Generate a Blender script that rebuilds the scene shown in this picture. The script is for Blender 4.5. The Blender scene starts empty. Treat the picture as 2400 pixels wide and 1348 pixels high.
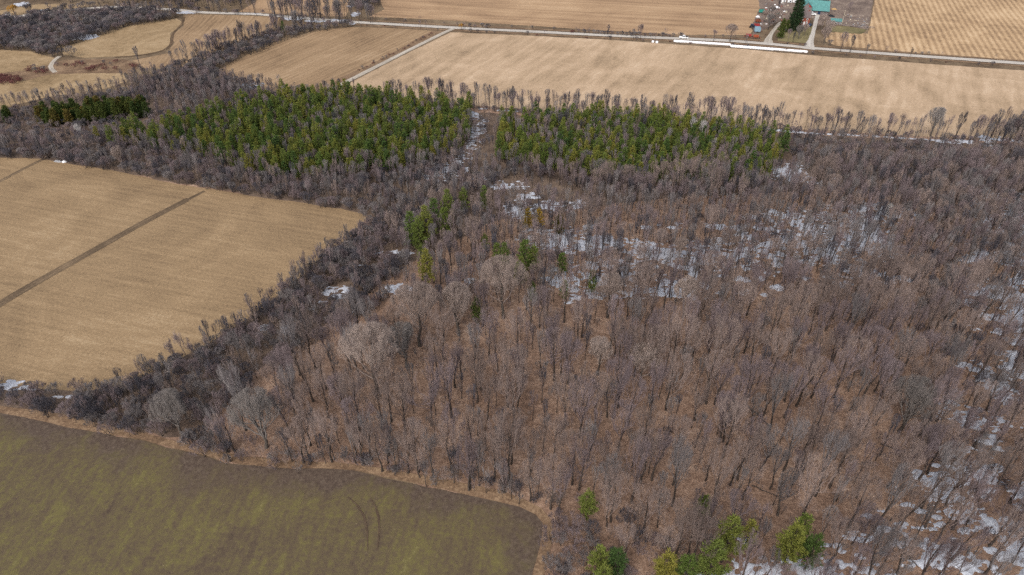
import bpy, math, random
import numpy as np
from mathutils import Vector
from mathutils.geometry import tessellate_polygon

rng = np.random.default_rng(7)
random.seed(7)
S = bpy.context.scene
COL = S.collection

# ------------------------------------------------------------------ camera, world, sun, exposure
CAM_H, PITCH, FPX = 130.0, math.radians(37.0), 1650.0
cd = bpy.data.cameras.new("camera"); cam = bpy.data.objects.new("camera", cd); COL.objects.link(cam)
cd.sensor_width = 36.0; cd.lens = FPX / 2400 * 36.0
cd.clip_start = 1.0; cd.clip_end = 20000.0
cam.location = (0, 0, CAM_H); cam.rotation_euler = (math.pi / 2 - PITCH, 0, 0)
S.camera = cam

SUN_EL, SUN_AZ = math.radians(46), math.radians(205)      # azimuth clockwise from +Y
w = bpy.data.worlds.new("World"); S.world = w; w.use_nodes = True
nt = w.node_tree; nt.nodes.clear()
sky = nt.nodes.new("ShaderNodeTexSky"); sky.sky_type = 'NISHITA'; sky.sun_disc = False
sky.sun_elevation = SUN_EL; sky.sun_rotation = SUN_AZ; sky.dust_density = 4.0; sky.air_density = 1.0; sky.ozone_density = 1.0
hs = nt.nodes.new("ShaderNodeHueSaturation"); hs.inputs["Saturation"].default_value = 0.5
bg = nt.nodes.new("ShaderNodeBackground"); bg.inputs["Strength"].default_value = 0.15
wo = nt.nodes.new("ShaderNodeOutputWorld")
nt.links.new(sky.outputs[0], hs.inputs["Color"]); nt.links.new(hs.outputs[0], bg.inputs[0]); nt.links.new(bg.outputs[0], wo.inputs[0])

sd = bpy.data.lights.new("sun", 'SUN'); sun = bpy.data.objects.new("sun", sd); COL.objects.link(sun)
sd.energy = 0.85; sd.angle = math.radians(48); sd.color = (1.0, 0.95, 0.89)
sdir = Vector((math.sin(SUN_AZ) * math.cos(SUN_EL), math.cos(SUN_AZ) * math.cos(SUN_EL), math.sin(SUN_EL)))
sun.rotation_euler = sdir.to_track_quat('Z', 'Y').to_euler()
sun.location = (0, -50, 300)

S.view_settings.view_transform = 'Standard'
try: S.view_settings.look = 'None'
except Exception: pass
S.view_settings.gamma = 1.0; S.view_settings.exposure = 0.46; S.view_settings.use_curve_mapping = False
S.render.engine = 'CYCLES'
S.cycles.max_bounces = 3; S.cycles.diffuse_bounces = 2; S.cycles.glossy_bounces = 1; S.cycles.transmission_bounces = 1
S.cycles.use_denoising = False
S.cycles.use_adaptive_sampling = True; S.cycles.adaptive_threshold = 0.02

# ------------------------------------------------------------------ pixel <-> ground
CP, SP = math.cos(PITCH), math.sin(PITCH)
def P(u, v, z=0.0):
    x = (u - 1200.0) / FPX; y = (v - 674.0) / FPX
    t = (CAM_H - z) / (SP + y * CP)
    return (x * t, t * (CP - y * SP), z)
def px(X, Y, Z=0.0):
    X = np.asarray(X, float); Y = np.asarray(Y, float)
    dz = Z - CAM_H
    dep = Y * CP - dz * SP
    up = Y * SP + dz * CP
    return 1200 + FPX * X / dep, 674 - FPX * up / dep
def W(poly):
    return [P(u, v)[:2] for u, v in poly]
def inpoly(x, y, poly):
    x = np.asarray(x); y = np.asarray(y); c = np.zeros(x.shape, bool); n = len(poly); j = n - 1
    for i in range(n):
        xi, yi = poly[i]; xj, yj = poly[j]
        m = ((yi > y) != (yj > y)) & (x < (xj - xi) * (y - yi) / ((yj - yi) if yj != yi else 1e-9) + xi)
        c ^= m; j = i
    return c
_lat = rng.random((256, 256))
def vnoise(x, y, f):
    x = x * f; y = y * f
    xi = np.floor(x).astype(int); yi = np.floor(y).astype(int)
    fx = x - xi; fy = y - yi; fx = fx * fx * (3 - 2 * fx); fy = fy * fy * (3 - 2 * fy)
    g = lambda a, b: _lat[a & 255, b & 255]
    return (g(xi, yi) * (1 - fx) + g(xi + 1, yi) * fx) * (1 - fy) + (g(xi, yi + 1) * (1 - fx) + g(xi + 1, yi + 1) * fx) * fy
def fbm(x, y, f, o=4):
    s = 0; a = .5; t = 0
    for k in range(o):
        s = s + a * vnoise(x + 31 * k, y + 17 * k, f * 2 ** k); t += a; a *= .5
    return s / t

# ------------------------------------------------------------------ materials
def new_mat(name):
    m = bpy.data.materials.new(name); m.use_nodes = True
    b = m.node_tree.nodes["Principled BSDF"]; b.inputs["Roughness"].default_value = 0.9
    b.inputs["Specular IOR Level"].default_value = 0.15
    return m, m.node_tree, b
def ramp(nt, fac, stops):
    r = nt.nodes.new("ShaderNodeValToRGB"); e = r.color_ramp.elements
    while len(e) > 1: e.remove(e[-1])
    e[0].position = stops[0][0]; e[0].color = (*stops[0][1], 1)
    for p, c in stops[1:]:
        x = e.new(p); x.color = (*c, 1)
    nt.links.new(fac, r.inputs[0]); return r.outputs[0]
def noise(nt, vec, scale, detail=3, rough=0.6, mapscale=None, rot=0, dist=0):
    if mapscale is not None:
        mp = nt.nodes.new("ShaderNodeMapping"); mp.inputs["Scale"].default_value = mapscale; mp.inputs["Rotation"].default_value = (0, 0, rot)
        nt.links.new(vec, mp.inputs[0]); vec = mp.outputs[0]
    n = nt.nodes.new("ShaderNodeTexNoise"); n.inputs["Scale"].default_value = scale
    n.inputs["Detail"].default_value = detail; n.inputs["Roughness"].default_value = rough; n.inputs["Distortion"].default_value = dist
    nt.links.new(vec, n.inputs["Vector"]); return n.outputs["Fac"]
def math_(nt, op, a, b):
    n = nt.nodes.new("ShaderNodeMath"); n.operation = op
    for i, q in enumerate((a, b)):
        if isinstance(q, (int, float)): n.inputs[i].default_value = q
        else: nt.links.new(q, n.inputs[i])
    return n.outputs[0]
def mixc(nt, fac, a, b, mode='MIX'):
    n = nt.nodes.new("ShaderNodeMix"); n.data_type = 'RGBA'; n.blend_type = mode
    for i, q in ((0, fac), (6, a), (7, b)):
        if isinstance(q, (int, float)): n.inputs[i].default_value = q
        elif isinstance(q, tuple): n.inputs[i].default_value = (*q, 1)
        else: nt.links.new(q, n.inputs[i])
    return n.outputs[2]
def ground_mat(name, stops, w=(0.4, 0.25, 0.35), big=0.02, row=None, fine=2.2, bump=0.4, stripes=None, spots=None, rowrot=0.0):
    """stops over a blend of large patches, row streaks and fine grain; row=(along, across) frequency per metre"""
    m, nt, b = new_mat(name)
    uv = nt.nodes.new("ShaderNodeUVMap").outputs[0]
    n1 = noise(nt, uv, big, 6, .68, dist=.8)
    n2 = noise(nt, uv, 1.0, 3, .6, (row[0], row[1], 1), rowrot) if row else noise(nt, uv, big * 8, 3)
    n3 = noise(nt, uv, fine, 4, .75)
    f = math_(nt, 'ADD', math_(nt, 'ADD', math_(nt, 'MULTIPLY', n1, w[0]), math_(nt, 'MULTIPLY', n2, w[1])), math_(nt, 'MULTIPLY', n3, w[2]))
    f = math_(nt, 'ADD', math_(nt, 'MULTIPLY', math_(nt, 'SUBTRACT', f, 0.5 * sum(w)), 2.5 / max(sum(w), .01)), 0.5)
    if stripes:
        wv = nt.nodes.new("ShaderNodeTexWave"); wv.bands_direction = 'Y'; wv.inputs["Scale"].default_value = stripes[0] * 0.314 / 1.0
        wv.inputs["Distortion"].default_value = stripes[2]; wv.inputs["Detail"].default_value = 3; wv.inputs["Detail Scale"].default_value = stripes[3]
        nt.links.new(uv, wv.inputs["Vector"])
        f = math_(nt, 'ADD', f, math_(nt, 'MULTIPLY', math_(nt, 'SUBTRACT', wv.outputs["Fac"], 0.5), stripes[1]))
    c = ramp(nt, f, stops)
    if spots:
        ns = noise(nt, uv, spots[0], 3, .7)
        sc = ramp(nt, ns, [(spots[1], (0, 0, 0)), (spots[1] + spots[3], (1, 1, 1))])
        c = mixc(nt, sc, c, spots[2])
    nt.links.new(c, b.inputs["Base Color"])
    bp = nt.nodes.new("ShaderNodeBump"); bp.inputs["Strength"].default_value = bump; bp.inputs["Distance"].default_value = 0.15
    nt.links.new(n3, bp.inputs["Height"]); nt.links.new(bp.outputs[0], b.inputs["Normal"])
    return m
def twig_mat(name, c1, c2, rough=0.9):
    """bark that differs a little from tree to tree and along the wood"""
    m, nt, b = new_mat(name)
    oi = nt.nodes.new("ShaderNodeObjectInfo")
    tc = nt.nodes.new("ShaderNodeTexCoord")
    n = noise(nt, tc.outputs["Object"], 1.3, 2)
    f = math_(nt, 'ADD', math_(nt, 'MULTIPLY', oi.outputs["Random"], .75), math_(nt, 'MULTIPLY', n, .35))
    c = ramp(nt, f, [(.1, c1), (.9, c2)])
    nt.links.new(c, b.inputs["Base Color"]); b.inputs["Roughness"].default_value = rough
    return m
def needle_mat(name, stops):
    m, nt, b = new_mat(name)
    oi = nt.nodes.new("ShaderNodeObjectInfo"); tc = nt.nodes.new("ShaderNodeTexCoord")
    n = noise(nt, tc.outputs["Object"], .9, 2)
    f = math_(nt, 'ADD', math_(nt, 'MULTIPLY', oi.outputs["Random"], .7), math_(nt, 'MULTIPLY', n, .4))
    nt.links.new(ramp(nt, f, stops), b.inputs["Base Color"]); b.inputs["Roughness"].default_value = .7
    return m
def flat_mat(name, c, var=0.15, scale=1.5, rough=.7, metal=0):
    m, nt, b = new_mat(name)
    tc = nt.nodes.new("ShaderNodeTexCoord")
    n = noise(nt, tc.outputs["Object"], scale, 4, .65)
    lo = tuple(x * (1 - var) for x in c); hi = tuple(min(1, x * (1 + var)) for x in c)
    nt.links.new(ramp(nt, n, [(.3, lo), (.7, hi)]), b.inputs["Base Color"])
    b.inputs["Roughness"].default_value = rough; b.inputs["Metallic"].default_value = metal
    return m

# ------------------------------------------------------------------ object helpers
def mesh_from(name, verts, faces, mats, fmat=None, smooth=False):
    me = bpy.data.meshes.new(name)
    me.from_pydata([tuple(v) for v in verts], [], [tuple(f) for f in faces])
    for m in (mats if isinstance(mats, (list, tuple)) else [mats]): me.materials.append(m)
    if fmat is not None: me.polygons.foreach_set("material_index", np.asarray(fmat, np.int32))
    if smooth: me.polygons.foreach_set("use_smooth", np.ones(len(me.polygons), bool))
    me.update(); return me
def tri_mesh(name, V, F, mats, fmat=None):
    """triangles from numpy arrays"""
    V = np.asarray(V, np.float32); F = np.asarray(F, np.int32)
    me = bpy.data.meshes.new(name)
    me.vertices.add(len(V)); me.vertices.foreach_set("co", V.ravel())
    me.loops.add(F.size); me.loops.foreach_set("vertex_index", F.ravel())
    me.polygons.add(len(F)); me.polygons.foreach_set("loop_start", np.arange(0, F.size, 3, dtype=np.int32))
    for m in (mats if isinstance(mats, (list, tuple)) else [mats]): me.materials.append(m)
    if fmat is not None: me.polygons.foreach_set("material_index", np.asarray(fmat, np.int32))
    me.update(calc_edges=True); me.validate(); return me
def link(name, data, parent=None, loc=None, rot=None, scale=None, **props):
    o = bpy.data.objects.new(name, data); COL.objects.link(o)
    if parent is not None: o.parent = parent
    if loc is not None: o.location = loc
    if rot is not None: o.rotation_euler = rot
    if scale is not None: o.scale = scale
    for k, v in props.items():
        if v is not None: o[k] = v
    return o
def thing(name, label, cat, loc, rz=0.0, group=None):
    return link(name, None, loc=loc, rot=(0, 0, rz), label=label, category=cat, group=group)

def resample(poly, step):
    out = []
    n = len(poly)
    for i in range(n):
        a = np.array(poly[i]); b = np.array(poly[(i + 1) % n]); L = np.linalg.norm(b - a); k = max(1, int(L / step))
        for j in range(k): out.append(a + (b - a) * j / k)
    return np.array(out)
def sheet(name, polypx, z, mat, dirpx=None, rough=0.6, step=3.0, world=False, label=None):
    """a ground sheet with a slightly uneven edge; UVs in metres, u along dirpx"""
    pw = polypx if world else W(polypx)
    q = resample(pw, step) if step else np.array(pw)
    if rough and step:
        q = q + rough * 2 * np.stack([fbm(q[:, 0], q[:, 1], .25, 3) - .5, fbm(q[:, 0] + 90, q[:, 1] + 50, .25, 3) - .5], 1)
    v3 = [Vector((x, y, z)) for x, y in q]
    tris = tessellate_polygon([v3])
    fs = []
    for t in tris:
        a, b, c = (v3[i] for i in t)
        fs.append(t if (b - a).cross(c - a).z > 0 else (t[0], t[2], t[1]))
    me = mesh_from(name, v3, fs, mat)
    if dirpx: a, b = (np.array(P(*d)[:2]) for d in dirpx); d = (b - a) / np.linalg.norm(b - a)
    else: d = np.array((1.0, 0.0))
    nrm = np.array((-d[1], d[0]))
    uvl = me.uv_layers.new(name="UVMap")
    li = np.empty(len(me.loops), np.int32); me.loops.foreach_get("vertex_index", li)
    uv = np.stack([q @ d, q @ nrm], 1)[li]
    uvl.data.foreach_set("uv", uv.astype(np.float32).ravel())
    o = link(name, me, kind="structure"); 
    if label: o["label"] = label
    return o
def strip(name, linepx, width, z, mat, world=False, rough=.25, crown=0.0):
    """a ribbon of given width in metres along a line; crown raises the middle"""
    pts = np.array(linepx if world else W(linepx), float)
    seg = []
    for i in range(len(pts) - 1):
        L = np.linalg.norm(pts[i + 1] - pts[i]); k = max(1, int(L / 4))
        for j in range(k): seg.append(pts[i] + (pts[i + 1] - pts[i]) * j / k)
    seg.append(pts[-1]); q = np.array(seg)
    for _ in range(3): q[1:-1] = (q[:-2] + 2 * q[1:-1] + q[2:]) / 4
    t = np.gradient(q, axis=0); t /= np.linalg.norm(t, axis=1)[:, None]; n = np.stack([-t[:, 1], t[:, 0]], 1)
    s = np.concatenate([[0], np.cumsum(np.linalg.norm(np.diff(q, axis=0), axis=1))])
    wd = np.asarray(width if np.ndim(width) else np.full(len(pts), width), float)
    wd = np.interp(np.linspace(0, 1, len(q)), np.linspace(0, 1, len(wd)), wd)
    rough = min(rough, .28 * float(wd.min()))
    V = []; F = []; UV = []
    cols = (-.5, -.2, .2, .5)
    for i in range(len(q)):
        for c in cols:
            e = rough * 2 * (fbm(np.array([s[i] + 40 * c]), np.array([9.0 * c]), .3, 2)[0] - .5) if abs(c) == .5 else 0
            p = q[i] + n[i] * (c * wd[i] + e)
            V.append((p[0], p[1], z + crown * (1 - abs(c) * 2))); UV.append((s[i], c * wd[i]))
    for i in range(len(q) - 1):
        for k in range(3):
            a = i * 4 + k; F.append((a, a + 4, a + 5, a + 1)[::-1])
    me = mesh_from(name, V, F, mat)
    uvl = me.uv_layers.new(name="UVMap")
    li = np.empty(len(me.loops), np.int32); me.loops.foreach_get("vertex_index", li)
    uvl.data.foreach_set("uv", np.array(UV, np.float32)[li].ravel())
    return link(name, me, kind="structure")

# ------------------------------------------------------------------ the ground
SOIL = (.055, .036, .024)
M_ground = ground_mat("rough_grass_ground", [(.25, (.075, .05, .032)), (.5, (.15, .105, .065)), (.75, (.24, .175, .11))], w=(.45, .2, .35), big=.03)
M_floor = ground_mat("leaf_litter", [(.12, (.075, .046, .033)), (.4, (.2, .125, .086)), (.6, (.3, .196, .138)), (.88, (.5, .37, .28))], w=(.4, .3, .5), big=.045, fine=1.2, bump=.8)
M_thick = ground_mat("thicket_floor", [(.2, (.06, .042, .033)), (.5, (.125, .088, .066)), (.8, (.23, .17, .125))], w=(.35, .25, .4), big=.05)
M_wheat = ground_mat("winter_wheat_soil", [(.08, (.06, .042, .032)), (.34, (.096, .07, .046)), (.52, (.116, .09, .047)), (.72, (.138, .117, .044)), (.95, (.215, .178, .09))], w=(.45, .35, .55), big=.09, row=(.07, .5), fine=.9, bump=.6, spots=(1.6, .66, (.28, .22, .14), .12))
M_stub = ground_mat("bean_stubble", [(.12, (.13, .085, .05)), (.4, (.235, .16, .09)), (.6, (.3, .205, .115)), (.88, (.42, .31, .19))], w=(.42, .26, .46), big=.03, row=(.04, .6), fine=1.3, bump=.6)
M_stub_far = ground_mat("pale_stubble", [(.08, (.2, .14, .088)), (.38, (.36, .255, .16)), (.6, (.46, .33, .215)), (.92, (.62, .48, .34))], w=(.5, .34, .4), big=.03, row=(.03, .22), fine=.8, bump=.5)
M_rowed = ground_mat("rowed_stubble", [(.15, (.13, .085, .05)), (.42, (.25, .165, .095)), (.6, (.32, .215, .125)), (.85, (.42, .3, .19))], w=(.35, .25, .3), big=.02, row=(.02, .6), fine=1.0, stripes=(.33, .1, 5.0, .6))
M_top = ground_mat("top_stubble", [(.15, (.19, .12, .07)), (.42, (.32, .205, .12)), (.6, (.4, .265, .155)), (.85, (.5, .35, .22))], w=(.35, .35, .32), big=.02, row=(.012, .22), fine=.9)
M_corn = ground_mat("corn_stubble", [(.1, (.16, .1, .06)), (.35, (.3, .195, .11)), (.58, (.46, .31, .175)), (.85, (.58, .42, .26))], w=(.35, .15, .35), big=.03, fine=1.0, stripes=(.3, .26, 1.6, .25))
M_pasture = ground_mat("dry_pasture", [(.2, (.17, .115, .06)), (.45, (.29, .2, .11)), (.65, (.37, .265, .155)), (.85, (.48, .36, .22))], w=(.5, .2, .35), big=.035, fine=1.0)
M_margin = ground_mat("dry_grass_margin", [(.2, (.085, .053, .034)), (.5, (.185, .118, .072)), (.8, (.34, .235, .145))], w=(.35, .25, .4), big=.1, fine=2)
M_brown = ground_mat("brown_headland", [(.1, (.05, .033, .024)), (.45, (.088, .06, .04)), (.8, (.125, .095, .06))], w=(.4, .3, .4), big=.08, fine=1.2)
M_track = ground_mat("field_track_soil", [(.1, (.06, .042, .028)), (.45, (.115, .08, .05)), (.65, (.175, .122, .075)), (.9, (.3, .21, .125))], w=(.4, .45, .4), big=.1, row=(.06, 1.1), fine=1.3)
M_soil = ground_mat("wheel_track_soil", [(.2, (.05, .034, .022)), (.5, (.1, .066, .04)), (.8, (.19, .125, .075))], w=(.2, .5, .4), big=.1, row=(.08, 1.3), fine=1.5)
M_gravel = ground_mat("pale_gravel", [(.2, (.34, .3, .26)), (.5, (.46, .42, .37)), (.8, (.57, .53, .48))], w=(.2, .5, .3), big=.1, row=(.02, 1.0), fine=2)
M_lane = ground_mat("lane_gravel", [(.2, (.26, .22, .17)), (.5, (.4, .35, .29)), (.8, (.5, .45, .38))], w=(.2, .5, .3), big=.1, row=(.03, .9), fine=2)
M_mud = ground_mat("yard_mud", [(.12, (.07, .05, .042)), (.42, (.15, .11, .09)), (.6, (.22, .165, .13)), (.85, (.36, .29, .23))], w=(.6, .35, .4), big=.13, fine=.8)
M_puddle = ground_mat("wet_soil", [(.2, (.09, .075, .062)), (.8, (.15, .13, .115))], fine=1)
M_lawn = ground_mat("dull_lawn", [(.2, (.1, .085, .04)), (.5, (.18, .15, .075)), (.8, (.28, .23, .12))], fine=1)

sheet("ground", [(-6000, -1500), (6000, -1500), (6000, 9000), (-6000, 9000)], 0.0, M_ground, world=True, step=0)

FLOOR = [(-300, 958), (0, 966), (200, 1005), (330, 1030), (430, 1055), (530, 1082), (650, 1094), (830, 1099), (1000, 1137), (1180, 1172), (1290, 1207), (1292, 1235), (1270, 1285), (1255, 1348), (1235, 1560), (3000, 1560), (2900, 330), (2330, 322), (1900, 302), (1700, 290), (1500, 270), (1110, 246), (800, 222), (600, 205), (300, 215), (0, 258), (-300, 280)]
sheet("forest_floor", FLOOR, 0.02, M_floor, rough=1.0)
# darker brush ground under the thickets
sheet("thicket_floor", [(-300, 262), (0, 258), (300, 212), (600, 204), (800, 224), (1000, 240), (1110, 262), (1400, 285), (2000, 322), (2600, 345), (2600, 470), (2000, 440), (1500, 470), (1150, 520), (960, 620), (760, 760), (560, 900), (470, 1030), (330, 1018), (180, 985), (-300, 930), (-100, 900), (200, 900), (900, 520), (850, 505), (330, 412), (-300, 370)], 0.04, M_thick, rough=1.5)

WHEAT = [(-700, 925), (-300, 945), (0, 968), (100, 986), (200, 1010), (330, 1033), (430, 1058), (530, 1085), (650, 1097), (760, 1098), (830, 1102), (900, 1120), (1000, 1140), (1100, 1160), (1180, 1176), (1250, 1195), (1285, 1210), (1284, 1232), (1266, 1280), (1252, 1348), (1230, 1560), (-700, 1560)]
def wheat():
    from mathutils.geometry import delaunay_2d_cdt
    q = resample(W(WHEAT), 3.0); q = q + 1.0 * np.stack([fbm(q[:, 0], q[:, 1], .25, 3) - .5, fbm(q[:, 0] + 90, q[:, 1] + 50, .25, 3) - .5], 1)
    gx, gy = np.meshgrid(np.arange(q[:, 0].min(), q[:, 0].max(), 3.0), np.arange(q[:, 1].min(), q[:, 1].max(), 3.0)); g = np.stack([gx.ravel(), gy.ravel()], 1) + rng.uniform(-.8, .8, (gx.size, 2))
    g = g[inpoly(g[:, 0], g[:, 1], q)]
    top = resample(W(WHEAT[1:20]), 1.5); top = top[:int(len(top) * .66)] if False else top
    edge = np.array(W(WHEAT[1:20])); es = np.concatenate([a + (b - a) * np.linspace(0, 1, 30)[:, None] for a, b in zip(edge[:-1], edge[1:])])
    g = g[np.min(np.linalg.norm(g[:, None] - es[None, ::4], axis=2), 1) > 1.2]
    pts = [Vector(p) for p in np.concatenate([q, g])]; n = len(q)
    r = delaunay_2d_cdt(pts, [], [list(range(n))], 1, 1e-4)
    V = np.array([(v.x, v.y, .06) for v in r[0]]); F = [f for f in r[2]]
    me = mesh_from("wheat_field", V, F, M_wheat)
    dist = np.min(np.linalg.norm(V[:, None, :2] - es[None, ::2], axis=2), 1)
    at = me.attributes.new("edge", 'FLOAT', 'POINT'); at.data.foreach_set("value", dist.astype(np.float32))
    a, b = np.array(P(150, 1348)[:2]), np.array(P(265, 1170)[:2]); d = (b - a) / np.linalg.norm(b - a); nn = np.array((-d[1], d[0]))
    uvl = me.uv_layers.new(name="UVMap"); li = np.empty(len(me.loops), np.int32); me.loops.foreach_get("vertex_index", li)
    uvl.data.foreach_set("uv", np.stack([V[:, :2] @ d, V[:, :2] @ nn], 1)[li].astype(np.float32).ravel())
    link("wheat_field", me, kind="structure")
    nt = M_wheat.node_tree; bs = nt.nodes["Principled BSDF"]; src = bs.inputs["Base Color"].links[0].from_socket
    ea = nt.nodes.new("ShaderNodeAttribute"); ea.attribute_name = "edge"; uv = nt.nodes.new("ShaderNodeUVMap").outputs[0]
    nz = noise(nt, uv, .07, 5, .65); n3 = noise(nt, uv, 1.0, 4, .75)
    e = math_(nt, 'ADD', math_(nt, 'MULTIPLY', ea.outputs["Fac"], .062), math_(nt, 'MULTIPLY', math_(nt, 'SUBTRACT', nz, .5), 1.9))
    f = ramp(nt, e, [(.1, (1, 1, 1)), (.5, (0, 0, 0))])
    soil = ramp(nt, n3, [(.25, (.05, .034, .027)), (.5, (.092, .066, .05)), (.75, (.15, .115, .085))])
    nt.links.new(mixc(nt, f, src, soil), bs.inputs["Base Color"])
wheat()
strip("field_margin", [(-200, 945), (0, 958), (100, 975), (200, 998), (330, 1022), (430, 1047), (530, 1074), (650, 1089), (830, 1092), (900, 1106), (1000, 1128), (1100, 1148), (1180, 1162), (1285, 1195), (1302, 1215), (1290, 1255), (1270, 1300), (1262, 1348), (1240, 1500)], (2.2, 1.5, 2.6, 3.0, 2.0, 1.6, 2.4, 1.5, 2.2, 2.8, 1.8, 2.4, 2.0), 0.08, M_margin, rough=1.8)
for ln in ([(815, 1165), (845, 1180), (862, 1200), (868, 1240), (862, 1290)], [(868, 1168), (885, 1185), (893, 1205), (895, 1235), (885, 1290)]):
    strip("tyre_track", ln, (.15, .4, .5, .4, .15), 0.12, M_brown)

STUB = [(-900, 345), (-300, 362), (0, 370), (100, 372), (150, 382), (230, 394), (330, 414), (430, 434), (520, 448), (600, 461), (700, 475), (800, 490), (852, 502), (862, 512), (832, 546), (758, 606), (676, 673), (584, 744), (484, 808), (384, 860), (296, 902), (200, 918), (100, 912), (40, 904), (-300, 900), (-900, 890)]
sheet("stubble_field", STUB, 0.06, M_stub, dirpx=((110, 375), (850, 490)))
strip("field_track", [(-260, 880), (0, 712), (75, 668), (150, 626), (240, 577), (300, 541), (380, 499), (440, 468), (480, 448)], (3.4, 3.2, 2.7, 2.3, 1.4), 0.09, M_track, rough=1.3)
for off in (-5, 5): strip("wheel_rut", [(u - off * .6 * (v / 700), v - off * (v / 700)) for u, v in ((-260, 880), (0, 712), (75, 668), (150, 626), (240, 577), (300, 541), (380, 499), (440, 468))], .5, 0.12, M_track, rough=.5)
strip("field_track", [(-80, 468), (0, 425), (50, 398), (105, 372)], 1.8, 0.09, M_track, rough=.8)

FARD = [(825, 192), (930, 138), (1056, 76), (1200, 82), (1400, 92), (1560, 103), (1760, 117), (1900, 130), (2150, 148), (2400, 166), (2900, 202), (3300, 330), (2700, 322), (2330, 325), (2200, 322), (1900, 305), (1700, 293), (1500, 274), (1300, 260), (1110, 248), (960, 236), (800, 215)]
sheet("far_stubble_field", FARD, 0.06, M_stub_far, dirpx=((830, 200), (1056, 80)))
sheet("rowed_field", [(822, 64), (900, 65), (1012, 72), (1020, 80), (900, 137), (800, 185), (760, 212), (640, 212), (560, 198), (530, 182), (508, 166), (560, 137), (650, 98), (740, 72)], 0.06, M_rowed, dirpx=((800, 180), (1020, 76)))
sheet("lane_verge", [(1012, 72), (1048, 74), (925, 137), (800, 200), (770, 205), (790, 186), (900, 136)], 0.08, M_margin, rough=.5)
strip("farm_lane", [(1062, 68), (1050, 72), (930, 132), (830, 183), (780, 208)], 2.9, 0.10, M_lane, rough=.2, crown=.05)
sheet("curved_stubble_field", [(430, 34), (560, 36), (660, 40), (640, 72), (560, 100), (480, 130), (430, 160), (340, 160), (310, 142), (395, 124), (408, 100), (400, 85), (430, 62)], 0.06, M_rowed, dirpx=((440, 45), (330, 145)))
sheet("pale_grass_field", [(135, 116), (190, 98), (250, 78), (300, 62), (360, 50), (415, 44), (432, 55), (400, 78), (402, 100), (388, 118), (340, 128), (290, 132), (200, 136), (150, 128)], 0.08, M_pasture, dirpx=((160, 120), (420, 50)))
strip("field_track", [(432, 40), (428, 58), (402, 80), (404, 102), (388, 119), (335, 130), (270, 135)], 1.6, 0.11, M_soil, rough=.5)
sheet("left_pasture", [(-600, 110), (0, 117), (70, 121), (135, 138), (118, 155), (130, 168), (200, 168), (285, 164), (300, 190), (250, 208), (120, 226), (0, 256), (-600, 280)], 0.06, M_pasture)
sheet("marsh_ground", [(-400, 178), (0, 172), (60, 166), (118, 152), (150, 140), (290, 138), (330, 150), (310, 172), (200, 172), (120, 174), (60, 190), (-400, 205)], 0.08, M_margin, rough=1)
strip("farm_path", [(140, 132), (118, 148), (108, 158), (130, 170)], 2.2, 0.10, M_lane, rough=.5)
sheet("top_stubble_field", [(865, 40), (900, 22), (880, -20), (700, -160), (2200, -160), (1850, -20), (1790, 40), (1756, 82), (1600, 82), (1350, 68), (1050, 48), (930, 42)], 0.06, M_top, dirpx=((900, 40), (1700, 82)))
sheet("top_knoll_field", [(560, 28), (590, 10), (640, -30), (800, -40), (820, 14), (810, 40), (700, 36)], 0.06, M_top)
sheet("corn_stubble_field", [(2052, -10), (2040, -140), (3600, -140), (3300, 150), (2400, 142), (2150, 125), (1960, 108), (1935, 98), (1938, 78), (1985, 72), (2035, 80)], 0.06, M_corn, dirpx=((2090, -20), (2130, 90)))
sheet("willow_meadow", [(-300, 30), (0, 25), (90, 10), (200, 12), (190, 28), (120, 30), (60, 40), (-300, 60)], 0.06, M_pasture)
ROAD = [(-200, 62), (0, 45), (130, 26), (260, 16), (400, 22), (480, 30), (600, 33), (700, 42), (830, 52), (1000, 62), (1200, 72), (1400, 82), (1560, 89.5), (1700, 95), (1800, 103), (1900, 112.5), (1933, 116), (2100, 128), (2400, 149), (2700, 171), (3300, 215)]
strip("gravel_road", ROAD, 4.2, 0.12, M_gravel, rough=.35, crown=.12)
strip("road_verge", [(u, v + 6) for u, v in ROAD[8:]], 2.2, 0.09, M_margin, rough=.7)
strip("road_verge", [(u, v - 6) for u, v in ROAD[8:]], 2.2, 0.09, M_margin, rough=.7)
strip("driveway", [(1918, 22), (1916, 38), (1910, 58), (1905, 80), (1898, 100), (1896, 116)], (2.6, 2.4, 2.2, 2.2, 3.2, 6.5), 0.14, M_gravel, rough=.2)
strip("driveway", [(1800, 104), (1800, 92), (1812, 72), (1830, 52)], (6.0, 2.4, 2.0, 2.0), 0.14, M_lane, rough=.3)
sheet("yard_mud_ground", [(1935, -20), (2050, -20), (2042, 30), (2034, 70), (1985, 60), (1938, 58), (1930, 30)], 0.08, M_mud)
sheet("farmyard_ground", [(1775, -20), (1932, -20), (1932, 60), (1908, 60), (1900, 34), (1830, 48), (1790, 70), (1765, 84), (1762, 60), (1780, 20)], 0.07, M_mud)
sheet("farm_lawn", [(1938, 60), (1985, 62), (2032, 70), (2020, 80), (1985, 78), (1936, 74)], 0.10, M_lawn)
sheet("farm_lawn", [(1822, 96), (1835, 62), (1868, 56), (1906, 62), (1892, 102)], 0.10, M_lawn)

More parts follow.
